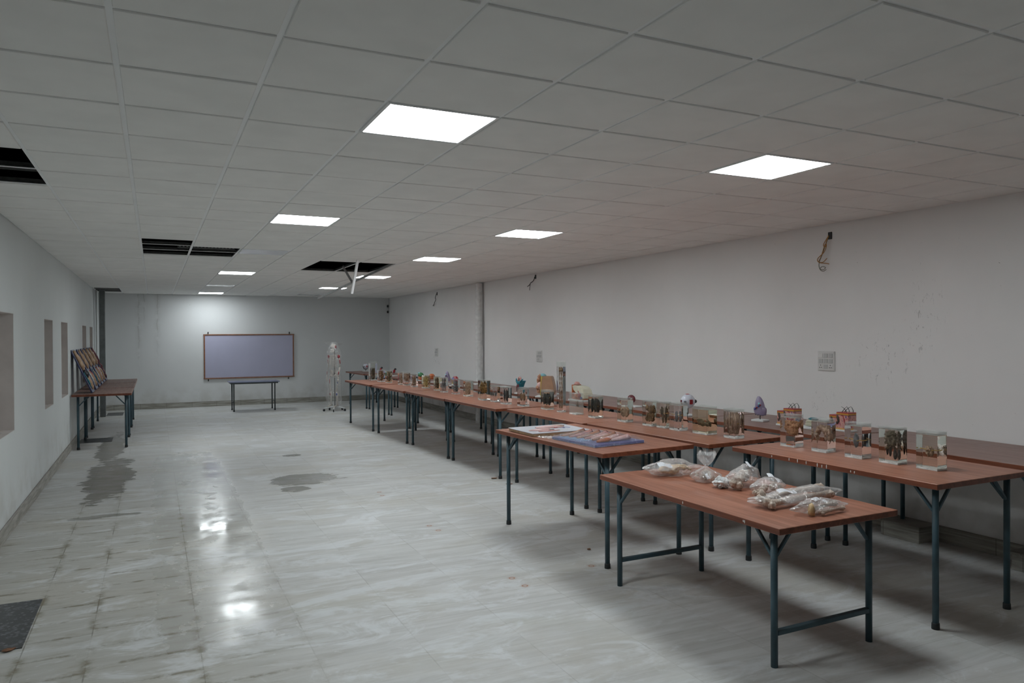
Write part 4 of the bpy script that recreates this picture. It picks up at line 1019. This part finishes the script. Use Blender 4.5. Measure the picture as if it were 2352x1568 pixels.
# ring-shaped model
t = thing('kidney_model', 'small maroon ring-shaped organ model on white base', 'anatomical model', (5.47, 7.76, ZB_), 0.05); t.scale = (.85, .9, .66)
base(t, 0.16, 0.26, 0.02)
b = MB(); b.tube([(0, .05, .02), (0, .05, .07)], .006, 8); b.build('stem', 'channel', t)
b = MB(); n = 18; b.tube([(0, .05 + .055 * math.cos(-.8 + 4.8 * k / n), .135 + .06 * math.sin(-.8 + 4.8 * k / n)) for k in range(n + 1)], [.02 + .008 * math.sin(PI * k / n) for k in range(n + 1)], 10); b.build('kidney', 'dkred', t)
b = MB(); b.tube([(-.02, .05, .13), (-.03, .055, .19)], [.006, .004], 8); b.build('duct', 'pinkpale', t)
# flat layered model between jars
t = thing('joint_model', 'low cream layered model with teal cap on white base', 'anatomical model', (5.68, 5.13, ZB_), 0.03); t.scale = (.8, .8, .8)
base(t, 0.17, 0.19, 0.03)
b = MB()
for k in range(4): b.blob((0, 0, .042 + .018 * k), (.07 - .004 * k, .085 - .006 * k, .012), k, .12, 2, 3)
b.build('bone_layers', 'cream', t)
b = MB(); b.blob((.01, -.02, .118), (.05, .06, .018), 4, .15, 2, 3); b.build('cap', 'teal', t)
# half disc
t = thing('brain_model', 'half disc model in red and blue on white base', 'anatomical model', (5.0, 12.72, .926), 0.05); t.scale = (.85, .85, .75)
base(t, 0.2, 0.26, 0.022)
b = MB(); b.lathe([(.004, -.03), (.115, -.028), (.12, 0), (.115, .028), (.004, .03)], 28, (0, 0, .13), 0, R3(0, PI / 2, 0)); b.build('disc', 'red', t)
b = MB(); b.blob((-.03, .05, .17), (.02, .06, .045), 2, .15, 2, 3); b.blob((-.03, -.05, .10), (.02, .05, .04), 2, .15, 2, 3); b.build('ventricle', 'blue', t)
b = MB(); b.box((0, 0, .03), (.05, .12, .02), bev=.004); b.build('foot', 'basew', t)
# green and orange models, red figures
t = thing('cell_model', 'green model with light blue lump and red underside', 'anatomical model', (5.02, 14.75, .921), 0.05); t.scale = (.85, .85, .66)
base(t, 0.16, 0.2, 0.02)
b = MB(); b.blob((0, -.02, .19), (.06, .085, .07), 3, .25, 2, 3, None, 0, False, True, lambda v: Vector((v.x, v.y * (1.1 - .5 * v.z), v.z))); b.build('gland', 'green', t)
b = MB(); b.blob((0, .07, .235), (.05, .055, .03), 4, .2, 2, 3); b.build('lump', 'sky', t)
b = MB(); b.blob((0, -.01, .09), (.055, .075, .075), 5, .25, 2, 3); b.build('underside', 'orange', t)
t = thing('heart_model', 'small orange-red dome model behind the yellow fluid jar', 'anatomical model', (5.03, 14.1, .921), 0.05); t.scale = (.9, .9, .78)
base(t, 0.15, 0.15, 0.02)
b = MB(); b.blob((0, 0, .15), (.07, .085, .075), 6, .22, 2, 3); b.build('dome', 'orange', t)
b = MB(); b.blob((-.05, .02, .10), (.03, .04, .06), 7, .3, 2, 3); b.build('underside', 'red', t)
for x, y, lb in ((5.10, 18.05, 'tiny dark red figure with black head, beside the tall weedy jar'), (5.16, 17.10, 'tiny dark red figure with black head, behind the dark seated fetus jar')):
    t = thing('muscle_figure', lb, 'anatomical model', (x, y, .906), 0.3, 'dark red figure models'); t.scale = (.8, .8, .68)
    base(t, 0.16, 0.22, 0.022)
    b = MB(); b.tube([(0, .03, .02), (0, .03, .12)], .006, 8); b.build('stem', 'channel', t)
    b = MB(); b.blob((0, 0, .17), (.03, .035, .075), 3, .3, 2, 3, R3(.35, 0, 0)); b.build('body', 'red', t)
    b = MB(); b.blob((0, -.055, .245), (.03, .04, .032), 5, .3, 2, 3); b.build('head', 'black', t)
for x, y, z, lb in ((5.55, 12.95, .926, 'empty white model base behind the skull-faced jar'), (5.62, 11.95, .926, 'empty white model base near the foot of the drainpipe')):
    b = MB(); b.box((0, 0, .011), (.18, .24, .022), bev=.003); o = b.build('model_base', 'basew'); o.location = (x, y, z); tag(o, lb, 'model base', 'empty model bases')

# ---------------------------------------------------------------- boards on the table by the low one
T2Z = 0.931
t = thing('anatomy_board', 'white relief board with pink limb figures lying flat on the table', 'board', (3.40, 6.215, T2Z), 0.02)
b = MB(); b.box((0, 0, .013), (.61, .49, .024), bev=.002); b.build('backing', 'wood', t)
b = MB(); b.box((0, 0, .0285), (.62, .50, .007), bev=.002); b.build('panel', 'whitebd', t)
def relief(pts, r, m, nm, par, flat=.32):
    b = MB(); b.tube([(p[0], p[1], 0) for p in pts], r, 10)
    for v in b.bm.verts: v.co.z = .0315 + max(v.co.z, -.001) * flat + .001
    return b.build(nm, m, par)
relief([(-.25, -.06), (-.17, -.085), (-.08, -.07), (-.02, -.05)], [.02, .05, .055, .02], 'pinkpale', 'relief_figure', t)
relief([(-.10, .08), (0, .06), (.12, .05), (.18, .02)], [.03, .06, .05, .02], 'pinkpale', 'relief_figure', t)
relief([(-.20, -.16), (-.10, -.17), (.02, -.16)], [.02, .03, .015], 'pink', 'relief_figure', t)
relief([(.10, .16), (.17, .14), (.24, .13)], [.02, .035, .02], 'tan', 'relief_figure', t)
relief([(.06, .015), (.10, .01)], [.02, .015], 'red', 'relief_organ', t)
relief([(-.10, -.01), (-.04, .0)], [.014, .012], 'black', 'relief_organ', t); relief([(-.06, -.10), (.0, -.09)], [.012, .014], 'black', 'relief_organ', t)
n = 10; relief([(.18 + .035 * math.cos(k * .5), -.03 + .05 * math.sin(k * .5)) for k in range(8)], .007, 'blue', 'relief_vessel', t)

t = thing('anatomy_board', 'blue relief board with pink tubular models, wrapped in clear plastic', 'board', (3.475, 5.475, T2Z), 0.10)
b = MB(); b.box((0, 0, .012), (.53, .62, .022), bev=.003); b.build('panel', 'bluebd', t)
b = MB(); b.box((-.06, .10, .0245), (.34, .34, .003)); b.build('printed_panel', 'print', t)
rn = random.Random(8)
for k in range(5):
    x0, y0 = -.20 + .02 * k, .25 - .085 * k
    b = MB(); b.tube([(x0, y0, .03), (x0 + .14, y0 - .01, .045), (x0 + .24, y0 + .005, .06)], [.010, .018, .022], 10); c = b.build('tube_model', 'pink' if k % 2 else 'musc', t)
    b = MB(); b.lathe([(.0225, 0), (.024, .004), (.012, .006), (.010, 0)], 14, (x0 + .24, y0 + .005, .06), 0, R3(0, PI / 2, 0)); b.build('tube_rim', 'dkred', c)
for k in range(3):
    x0, y0 = .0 + .05 * k, -.06 - .075 * k
    b = MB(); b.tube([(x0 - .12, y0, .032), (x0, y0 - .01, .045), (x0 + .07, y0, .05)], [.012, .02, .024], 10); c = b.build('tube_model', 'pinkpale', t)
    b = MB(); b.lathe([(.025, 0), (.028, .006), (.014, .009), (.011, 0)], 14, (x0 + .07, y0, .05), 0, R3(0, PI / 2 - .3, 0)); b.build('tube_rim', 'pink', c)
b = MB(); b.tube([(-.16, -.2, .03), (-.06, -.21, .04), (.02, -.18, .035)], [.012, .02, .010], 10); b.build('tube_model', 'orange', t)
# its plastic wrap, draped over the reliefs
def drape(hf, x0, x1, y0, y1, nx, ny):
    b = MB(); g = [[b.bm.verts.new((x0 + (x1 - x0) * i / nx, y0 + (y1 - y0) * j / ny, hf(x0 + (x1 - x0) * i / nx, y0 + (y1 - y0) * j / ny))) for j in range(ny + 1)] for i in range(nx + 1)]
    for i in range(nx):
        for j in range(ny):
            f = b.bm.faces.new((g[i][j], g[i + 1][j], g[i + 1][j + 1], g[i][j + 1])); f.smooth = False
    return b
def wrap_h(x, y):
    e = min(.265 - abs(x), .31 - abs(y))
    k = noise.noise(Vector((x * 14, y * 20, 1.3))); k2 = abs(noise.noise(Vector((x * 30 + y * 22, y * 34 - x * 18, 4.1))))
    hgt = .030 + .052 * max(0, min(1, e / .10)) * (.6 + .4 * k) + .018 * k2
    if e < 0: hgt = max(.003, .028 + e * 1.1 + .006 * k2)
    return hgt
o = drape(wrap_h, -.29, .285, -.335, .335, 52, 60).build('plastic_wrap', 'film_wrap'); o.location = t.location; o.rotation_euler = t.rotation_euler
tag(o, 'clear crinkled plastic wrap over the blue relief board', 'plastic wrap')
b = drape(lambda x, y: .004 + .012 * abs(noise.noise(Vector((x * 25, y * 25, 2)))), -.06, .06, -.09, .09, 16, 20)
o = b.build('plastic_scrap', 'film'); o.location = (3.19, 5.86, T2Z); o.rotation_euler[2] = .2; tag(o, 'crumpled scrap of clear plastic between the two flat boards', 'plastic scrap')

# ---------------------------------------------------------------- bags of bones on the low table
LZ = 0.8105
def bag(name, loc, rz, r, seed, label, extra=None, amp=.22, slip=None):
    t = thing(name, label, 'plastic bag', (loc[0], loc[1], LZ), rz, 'bags of bones')
    b = MB(); bb = bmesh.new(); bmesh.ops.create_icosphere(bb, subdivisions=6, radius=1.0)
    off = Vector((seed * 5.1, seed * 2.3, seed * 8.7)); ph = seed * .7
    for v in bb.verts:
        d = v.co.copy(); q = Vector((d.x * r[0], d.y * r[1], d.z * r[2])) * 9 + off
        th = math.atan2(d.y, d.x); cor = abs(math.cos(2 * th + .78 + .25 * math.sin(ph))) ** 4 * (1 - d.z * d.z)
        vo = noise.voronoi(q * 1.5)[0]; v2 = noise.voronoi(q * 3.6)[0]
        k = noise.fractal(q * .9, 1, 2, 3) * amp * .9 + (min(.35, vo[1] - vo[0]) - .15) * amp * .8 + (min(.35, v2[1] - v2[0]) - .15) * amp * .35
        v.co = d * (1 + k)
        v.co.x *= 1 + .24 * cor; v.co.y *= 1 + .24 * cor; v.co.z *= 1 - .45 * cor
        if extra: v.co = extra(v.co)
        v.co = Vector((v.co.x * r[0], v.co.y * r[1], max(v.co.z * r[2] + r[2] * .80, .0025 + .004 * abs(noise.noise(q * 3)))))
    b.add(bb, Matrix.Identity(4), 0, False); b.build('bag_film', 'film', t)
    if slip:
        s = MB(); n_ = 8; w, l = slip[3], slip[4]
        g = [[s.bm.verts.new(((i / n_ - .5) * l, (j - .5) * w, .010 * math.sin(i * .7))) for j in (0, 1)] for i in range(n_ + 1)]
        for i in range(n_):
            s.bm.faces.new((g[i][0], g[i + 1][0], g[i + 1][1], g[i][1]))
        so = s.build('paper_slip', 'paper', t); so.location = slip[:3]; so.rotation_euler = slip[5]
    return t
def bone_long(name, p0, p1, rad, k0, k1, label, seed, m='bone', group='bones in plastic bags'):
    p0, p1 = Vector(p0), Vector(p1); d = p1 - p0
    b = MB(); side = d.cross(Vector((0, 0, 1))).normalized()
    pts = []; rs = []
    for i in range(15):
        u = i / 14; pts.append(p0 + d * u + Vector((0, 0, .05 * d.length * math.sin(PI * u))) * .35 - p0)
        e = abs(u - .5) * 2; rs.append(rad * (1 + .75 * e ** 4))
    b.tube(pts, rs, 12)
    for (pp, kk, sgn) in ((Vector((0, 0, 0)), k0, -1), (d, k1, 1)):
        for q in (-1, 1): b.blob(pp + side * kk * .5 * q + d.normalized() * sgn * kk * .1 + Vector((0, 0, .15 * kk * q * sgn)), (kk * (.78 + .16 * q * sgn), kk * .8, kk * .8), seed + q, .45, 1.8, 3)
        b.blob(pp - d.normalized() * sgn * kk * .5, (kk * .75, kk * .7, kk * .7), seed + 7, .3, 1.5, 3)
    o = b.build(name, m); o.location = p0; return tag(o, label, 'bone', group)
def chip(x, y, z, s, seed, label, m='bone', group='small bones'):
    rn = random.Random(seed); b = MB()
    b.blob((0, 0, 0), (s * rn.uniform(.8, 1.5), s * rn.uniform(.6, 1), s * rn.uniform(.5, .8)), seed, .5, 1.8, 2, R3(rn.uniform(0, 3), rn.uniform(0, 3), rn.uniform(0, 3)))
    o = b.build('small_bone', m); o.location = (x, y, z); return tag(o, label, 'bone', group)
# 1: yellow hip bone
bag('plastic_bag', (3.45, 4.43), -.2, (.185, .11, .065), 1, 'clear bag with yellowish flat bone, at the board end of the low table', None, .25, (-.07, -.055, .088, .045, .12, (.55, .05, .15)))
b = MB(); b.blob((0, 0, .045), (.075, .06, .035), 2, .35, 1.6, 4); b.blob((.07, -.02, .06), (.06, .03, .022), 3, .35, 1.6, 3); b.tube([(.06, .02, .05), (.13, .03, .06), (.16, -.02, .04)], [.018, .013, .010], 10)
o = b.build('hip_bone', 'bone_yellow'); o.location = (3.44, 4.43, LZ); o.rotation_euler[2] = -.3; tag(o, 'yellowish hip bone inside the bag at the board end', 'bone')
# 2: tied bag of small bones, with flared mouth
def tie(v):
    if v.z > .45:
        k = (v.z - .45) / .55; return Vector((v.x * (1 - .82 * k), v.y * (1 - .82 * k), v.z + k * .35))
    return v
t2 = bag('plastic_bag', (3.525, 4.12), 0, (.085, .085, .056), 2, 'knotted clear bag full of small bones, its mouth flaring upward', tie, .22, (-.035, -.062, .050, .04, .055, (1.0, 0, .3)))
b = MB(); n = 22; rings = []
for i in range(9):
    u = i / 8; rr = .012 + .052 * math.sin(min(1, u * 1.15) * PI * .55) * (1 if u < .8 else 1 - (u - .8) * 1.2); ring = []
    for k in range(n):
        a = 2 * PI * k / n; q = rr * (1 + .35 * noise.noise(Vector((math.cos(a) * 2, math.sin(a) * 2, u * 3))))
        ring.append(b.bm.verts.new((q * math.cos(a) + .02 * u, q * math.sin(a) + .01 * u, .112 + .105 * u + .012 * noise.noise(Vector((a * 2, u, 3))))))
    rings.append(ring)
for i in range(8):
    for k in range(n): b.bm.faces.new((rings[i][k], rings[i][(k + 1) % n], rings[i + 1][(k + 1) % n], rings[i + 1][k]))
b.build('bag_mouth', 'film', t2)
rn = random.Random(21)
for k in range(26):
    a = rn.uniform(0, 2 * PI); q = rn.uniform(0, .066); zz = rn.uniform(.018, .075) * (1 - q * 5)
    chip(3.525 + q * math.cos(a), 4.12 + q * math.sin(a), LZ + max(.015, zz), rn.uniform(.011, .017), 30 + k, 'small pale bone heaped in the knotted bag', 'bone', 'small bones in the knotted bag')
# 3: tall bag
bag('plastic_bag', (3.61, 3.86), .35, (.145, .095, .078), 3, 'tallest clear bag with knuckle-ended bone showing low at its front', lambda v: Vector((v.x, v.y, v.z * (1 + .45 * max(0, v.x)))), .24, (.05, -.035, .142, .05, .10, (.75, .35, .1)))
bone_long('knuckle_bone', (3.50, 3.79, LZ + .045), (3.68, 3.92, LZ + .06), .026, .034, .030, 'thick knuckle-ended bone inside the tallest bag', 5)
for k in range(6): chip(3.56 + .03 * k, 3.86 + .015 * (k % 3), LZ + .075 + .01 * (k % 2), .022, 70 + k, 'pale bone lump piled in the tallest bag', 'bone', 'bone lumps in the tallest bag')
b = MB(); b.blob((0, 0, .036), (.05, .045, .036), 5, .55, 2.4, 4, None, 0, False, False); o = b.build('foam_wad', 'basew'); o.location = (3.47, 3.90, LZ); tag(o, 'white foamy wad under the tallest bag edge', 'packing')
# 4: small rounded bag
bag('plastic_bag', (3.63, 3.63), .2, (.115, .085, .058), 4, 'rounded clear bag with white slip, between tallest bag and the femurs', None, .22, (.04, -.01, .100, .04, .10, (.45, .35, -.4)))
for k in range(7): chip(3.56 + .025 * k, 3.61 + .02 * (k % 3), LZ + .03 + .012 * (k % 2), .023, 90 + k, 'pale bone lump inside the rounded bag', 'bone', 'bone lumps in the rounded bag')
bone_long('limb_bone', (3.47, 3.575, LZ + .025), (3.62, 3.66, LZ + .035), .013, .02, .018, 'short bone reaching out low from the rounded bag', 6)
# 5: long bag with femurs
bag('plastic_bag', (3.575, 3.345), .03, (.315, .085, .052), 5, 'longest clear bag holding full-length thigh bones', lambda v: Vector((v.x, v.y * (1 - .12 * v.x), v.z * (1 + .1 * math.sin(v.x * 3)))), .18, (-.12, -.03, .090, .035, .14, (.35, .05, -.1)))
bone_long('thigh_bone', (3.30, 3.345, LZ + .045), (3.83, 3.41, LZ + .055), .017, .033, .030, 'long thigh bone with round knob, back one in the longest bag', 7, group=None)
bone_long('thigh_bone', (3.29, 3.28, LZ + .035), (3.80, 3.30, LZ + .04), .016, .030, .026, 'long thigh bone along the front of the longest bag', 9, group=None)
chip(3.31, 3.36, LZ + .07, .03, 120, 'knobbly bone end on top in the longest bag', group=None)
# 6: short bag at the near corner
bag('plastic_bag', (3.49, 3.105), .02, (.17, .07, .044), 6, 'short clear bag with thin forearm bones at the outer corner of low table', lambda v: Vector((v.x, v.y * (1 + .2 * v.x), v.z)), .26, (.01, -.005, .074, .03, .12, (.35, .08, .05)))
bone_long('forearm_bone', (3.42, 3.085, LZ + .028), (3.64, 3.12, LZ + .035), .011, .017, .015, 'upper forearm bone in the short bag', 10, group=None)
bone_long('forearm_bone', (3.44, 3.035, LZ + .018), (3.63, 3.055, LZ + .02), .009, .014, .012, 'lower forearm bone in the short bag', 12, group=None)
chip(3.385, 3.06, LZ + .035, .028, 130, 'brownish bone block at the end of the short bag', 'bone_yellow', None)

# ---------------------------------------------------------------- limb boards leaning on the window wall
LEAN = [ # bottom y, label, colours
 (14.28, 0.50, 'bluebd', 'first blue limb board leaning by the windows, with black knee piece', ('limb', 'black', 'limb')),
 (15.20, 0.52, 'bluebd', 'second blue limb board, tan forearm above red-streaked calf', ('limb', None, 'red')),
 (16.02, 0.50, 'navy', 'third leaning board, pale tan muscled arm spreading at top', ('limb', None, None)),
 (16.80, 0.50, 'navy', 'fourth leaning board, tan upper limb with white gap below', ('limb', None, 'red')),
 (17.50, 0.48, 'navy', 'fifth leaning board, slender tan limb above red lower limb', ('limb', None, 'red')),
 (18.25, 0.50, 'navy', 'last leaning board with deep maroon vessels, beside the steel post', ('dkred', 'dkred', 'dkred')),
]
for k, (y, wd, bm_, lb, cols) in enumerate(LEAN):
    zt = 0.933
    p0 = Vector((-0.93, y, zt)); p1 = Vector((XL + 0.012, y, 1.655)); d = p1 - p0; Lh = d.length
    ang = math.atan2(d.z, d.x)
    t = thing('limb_board', lb, 'board', p0, 0.0, 'leaning limb boards')
    t.rotation_euler = (0, PI / 2 - ang, 0)      # local z runs up the board, local x is its face
    b = MB(); b.box((-.012, wd / 2, Lh / 2), (.022, wd, Lh), bev=.003); b.build('panel', 'lbd', t)
    def limb(pts, rs, m, nm):
        q, rq = [], []
        for i in range(len(pts) - 1):
            for s_ in range(5):
                u = s_ / 5; e = (1 - math.cos(PI * u)) / 2
                q.append((0, pts[i][0] * (1 - u) + pts[i + 1][0] * u, pts[i][1] * (1 - u) + pts[i + 1][1] * u)); rq.append(rs[i] * (1 - e) + rs[i + 1] * e)
        q.append((0, *pts[-1])); rq.append(rs[-1])
        jx = .02 * math.sin(k * 2.3 + len(pts)); jr = 1 + .22 * math.sin(k * 1.7 + pts[0][0] * 9)
        b = MB(); b.tube([(0, p[1] + jx, p[2]) for p in q], [r_i * jr for r_i in rq], 14)
        for v in b.bm.verts: v.co.x = max(v.co.x, -.006) * .9 + .004
        for v in b.bm.verts: v.co += Vector((.5, 0, 0)) * .02 * noise.noise(v.co * 25)
        return b.build(nm, m, t)
    a, c, e = cols
    limb([(wd * .30, .76), (wd * .36, .62), (wd * .42, .48), (wd * .46, .40)], [.025, .045, .05, .025], a, 'upper_limb')
    limb([(wd * .60, .75), (wd * .60, .6), (wd * .56, .46), (wd * .60, .42)], [.02, .035, .045, .02], a, 'upper_limb')
    if c: limb([(wd * .35, .40), (wd * .4, .33), (wd * .45, .27)], [.03, .06, .03], c, 'joint')
    limb([(wd * .40, .34 if not c else .26), (wd * .45, .22), (wd * .5, .10), (wd * .52, .05)], [.02, .045, .035, .02], 'limb' if e != 'dkred' else e, 'lower_limb')
    if e: limb([(wd * .62, .36), (wd * .66, .24), (wd * .70, .12), (wd * .72, .06)], [.015, .04, .03, .012], e, 'lower_limb')
    limb([(wd * .22, .36), (wd * .25, .2), (wd * .3, .08)], [.010, .014, .008], 'basew' if k in (1, 3, 4) else 'teal', 'tendon')
    if k == 5:
        for q in range(4): limb([(wd * (.2 + .18 * q), .7), (wd * (.25 + .15 * q), .4), (wd * (.2 + .17 * q), .1)], [.012, .016, .010], 'dkred', 'vessel')

# ---------------------------------------------------------------- wrapped skeleton on a wheeled stand
t = thing('skeleton_model', 'wrapped teaching skeleton on a white wheeled stand by the end wall', 'skeleton model', (4.03, 18.50, 0), -0.95); t.scale = (0.92, 0.92, 0.985)
b = MB(); b.tube([(0, .03, .10), (0, .03, 1.66)], .012, 10); b.build('pole', 'channel', t)
b = MB()
for k in range(5):
    a = 2 * PI * k / 5 + .3; b.tube([(0, .03, .11), (.15 * math.cos(a), .03 + .15 * math.sin(a), .10), (.29 * math.cos(a), .03 + .29 * math.sin(a), .075)], [.022, .018, .014], 10)
bs = b.build('stand_base', 'basew', t)
for k in range(5):
    a = 2 * PI * k / 5 + .3; b = MB(); b.lathe([(.012, -.014), (.03, -.013), (.032, 0), (.03, .013), (.012, .014)], 16, (.29 * math.cos(a), .03 + .29 * math.sin(a), .032), 0, R3(PI / 2, 0, a)); b.build('caster', 'rubber', bs)
b = MB(); b.blob((0, -.01, 1.62), (.072, .092, .085), 1, .05, 1.2, 4); b.blob((0, -.06, 1.555), (.05, .045, .05), 2, .12, 1.5, 3); sk = b.build('skull', 'skel', t)
b = MB(); b.tube([(-.05, -.03, 1.53), (-.045, -.075, 1.50), (0, -.10, 1.49), (.045, -.075, 1.50), (.05, -.03, 1.53)], .013, 8); b.build('jaw', 'skel', sk)
b = MB(); b.blob((-.028, -.098, 1.60), (.018, .012, .018), 1, .05, 1, 2); b.blob((.028, -.098, 1.60), (.018, .012, .018), 1, .05, 1, 2); b.blob((0, -.108, 1.568), (.009, .008, .014), 1, .05, 1, 2); b.build('eye_socket', 'black', sk)
b = MB(); b.blob((.068, .0, 1.62), (.012, .04, .045), 3, .2, 2, 2); b.build('muscle_patch', 'red', sk)
b = MB()
for k in range(24):
    z = .98 + k * .0222; y = .02 + .02 * math.sin(k * .27); b.blob((0, y, z), (.022 - .0003 * k, .02, .009), k, .15, 2, 2); b.tube([(0, y + .015, z), (0, y + .045, z - .012)], [.006, .003], 6)
b.build('spine', 'skel', t)
rc = MB()
for k in range(11):
    z = 1.42 - k * .031; w_ = .085 + .055 * math.sin(min(1, (k + 1) / 8) * PI / 2); dd = .07 + .03 * math.sin((k + 1) / 11 * PI)
    for sx in (-1, 1):
        pts = [(sx * w_ * math.sin(PI * q / 8), .045 - dd * (1 - math.cos(PI * q / 8)) * .95, z - .05 * (q / 8) * (1 + k * .05)) for q in range(8 if k < 9 else 5)]
        rc.tube(pts, .0062, 6)
rc.box((0, -.13, 1.27), (.03, .01, .20), R3(-.08, 0, 0), .004)
for sx in (-1, 1):
    rc.tube([(0, -.11, 1.40), (sx * .09, -.09, 1.415), (sx * .165, -.02, 1.42)], .008, 8)
    rc.prism([(0, 0), (.09, .02), (.03, -.13)], -.004, .004, 0, Matrix.Translation((sx * .085, .07, 1.40)) @ Matrix.Rotation(PI / 2, 4, 'X') @ Matrix.Scale(sx, 4, (1, 0, 0)))
rc.build('rib_cage', 'skel', t)
b = MB()
for sx in (-1, 1):
    b.blob((sx * .085, .02, .97), (.055, .03, .085), 5, .2, 1.5, 3, R3(.2, sx * .4, 0)); b.tube([(sx * .09, -.02, .93), (sx * .05, -.05, .89), (0, -.06, .885)], [.018, .012, .012], 8); b.tube([(sx * .08, .0, .91), (sx * .06, .0, .85), (sx * .03, -.03, .87)], .012, 8)
b.blob((0, .05, .96), (.04, .02, .06), 6, .15, 1.5, 3); b.build('pelvis', 'skel', t)
for sx in (-1, 1):
    b = MB(); b.tube([(sx * .175, .0, 1.41), (sx * .195, .01, 1.27), (sx * .20, .015, 1.12)], [.019, .011, .017], 10); b.tube([(sx * .195, 0, 1.11), (sx * .195, -.03, .98), (sx * .19, -.05, .87)], [.012, .008, .010], 8); b.tube([(sx * .21, .01, 1.11), (sx * .215, -.02, .98), (sx * .20, -.045, .87)], [.010, .007, .008], 8)
    b.blob((sx * .195, -.052, .84), (.026, .014, .03), 3, .2, 2, 2)
    for q in range(5): b.tube([(sx * (.178 + .009 * q), -.053, .82), (sx * (.174 + .011 * q), -.062, .78 - .006 * (2 - abs(q - 2))), (sx * (.174 + .011 * q), -.055, .745 - .012 * (2 - abs(q - 2)) * -1)], [.0055, .005, .004], 6)
    ar = b.build('arm', 'skel', t)
    b = MB(); b.blob((sx * .17, .0, 1.38), (.04, .035, .05), 7, .3, 2, 2); b.tube([(sx * .207, 0, 1.3), (sx * .212, .01, 1.2)], .012, 6); b.tube([(sx * .205, -.035, 1.0), (sx * .205, -.05, .93)], .012, 6); b.build('muscle_patch', 'red', ar)
    b = MB(); b.blob((sx * .12, .0, .885), (.024, .024, .024), 2, .05, 1, 2); b.tube([(sx * .125, .0, .89), (sx * .155, .0, .86), (sx * .13, -.01, .68), (sx * .105, -.01, .51)], [.016, .02, .013, .026], 10)
    b.blob((sx * .10, -.045, .51), (.018, .012, .02), 1, .1, 1, 2); b.tube([(sx * .10, -.01, .49), (sx * .10, .0, .33), (sx * .10, .0, .16)], [.028, .014, .017], 10); b.tube([(sx * .125, .01, .47), (sx * .13, .015, .3), (sx * .125, .01, .15)], [.009, .006, .009], 8)
    b.blob((sx * .105, .03, .15), (.02, .035, .02), 1, .1, 1, 2); b.tube([(sx * .105, .02, .155), (sx * .11, -.06, .14), (sx * .115, -.12, .12)], [.022, .022, .012], 8)
    for q in range(5): b.tube([(sx * (.09 + .011 * q), -.11, .125), (sx * (.088 + .013 * q), -.165 + .008 * q, .112)], [.007, .005], 6)
    lg = b.build('leg', 'skel', t)
    b = MB(); b.tube([(sx * .145, -.012, .8), (sx * .135, -.018, .7)], .012, 6); b.tube([(sx * .115, -.02, .46), (sx * .112, -.02, .40)], .018, 6); b.build('muscle_patch', 'red' if sx < 0 else 'blue', lg)
# its polythene cover
b = MB(); n, mzz = 40, 46; rings = []
for i in range(mzz + 1):
    u = i / mzz; z = .17 + (1.715 - .17) * u; base_r = .175 + .02 * (1 - u) if u < .85 else .175 - .10 * ((u - .85) / .15)
    ring = []
    for k in range(n):
        a = 2 * PI * k / n; q = Vector((math.cos(a) * 2.2, math.sin(a) * 2.2, z * 2.0))
        rr = base_r * (1 + .22 * noise.fractal(q, 1, 2, 3) - .16 * abs(noise.noise(q * 2.3)))
        ring.append(b.bm.verts.new((rr * math.cos(a), rr * .95 * math.sin(a), z)))
    rings.append(ring)
for i in range(mzz):
    for k in range(n): f = b.bm.faces.new((rings[i][k], rings[i][(k + 1) % n], rings[i + 1][(k + 1) % n], rings[i + 1][k])); f.smooth = False
b.bm.faces.new(rings[-1])
for sx, zz in ((-1, 1.72), (1, 1.69)):       # twisted corners of the bag standing off the skull
    v = [b.bm.verts.new(p) for p in ((sx * .06, 0, 1.70), (sx * .12, -.03, zz + .01), (sx * .26, -.02, zz), (sx * .20, .02, zz - .05), (sx * .10, .03, 1.63))]; b.bm.faces.new(v)
o = b.build('plastic_cover', 'film_thin'); o.location = (4.03, 18.50, 0); o.rotation_euler[2] = .25; tag(o, 'clear plastic cover hanging over the teaching skeleton', 'plastic cover')

# white paint drips on two table edges
def drips(root, name, edge_x, items, H):
    b = MB()
    for y, z, hh in items: b.blob((edge_x, y, H - z), (.0012, .004, hh), int(y * 50) % 7, .2, 2, 2)
    b.build(name, 'white_plastic', root)
drips(low, 'paint_drip', -.4755, [(-.62, .018, .010), (-.08, .018, .009), (-.61, .016, .007)], .81)
e7 = [o for o in C.objects if o.get('label', '').startswith('red-topped table bearing the end group')][0]
drips(e7, 'paint_drip', -.4755, [(.45, .018, .009), (.28, .016, .012), (.20, .016, .014), (.12, .017, .012), (.02, .02, .014), (-.02, .022, .012), (-.06, .018, .015), (-.26, .02, .008), (-.29, .021, .009)], .93)
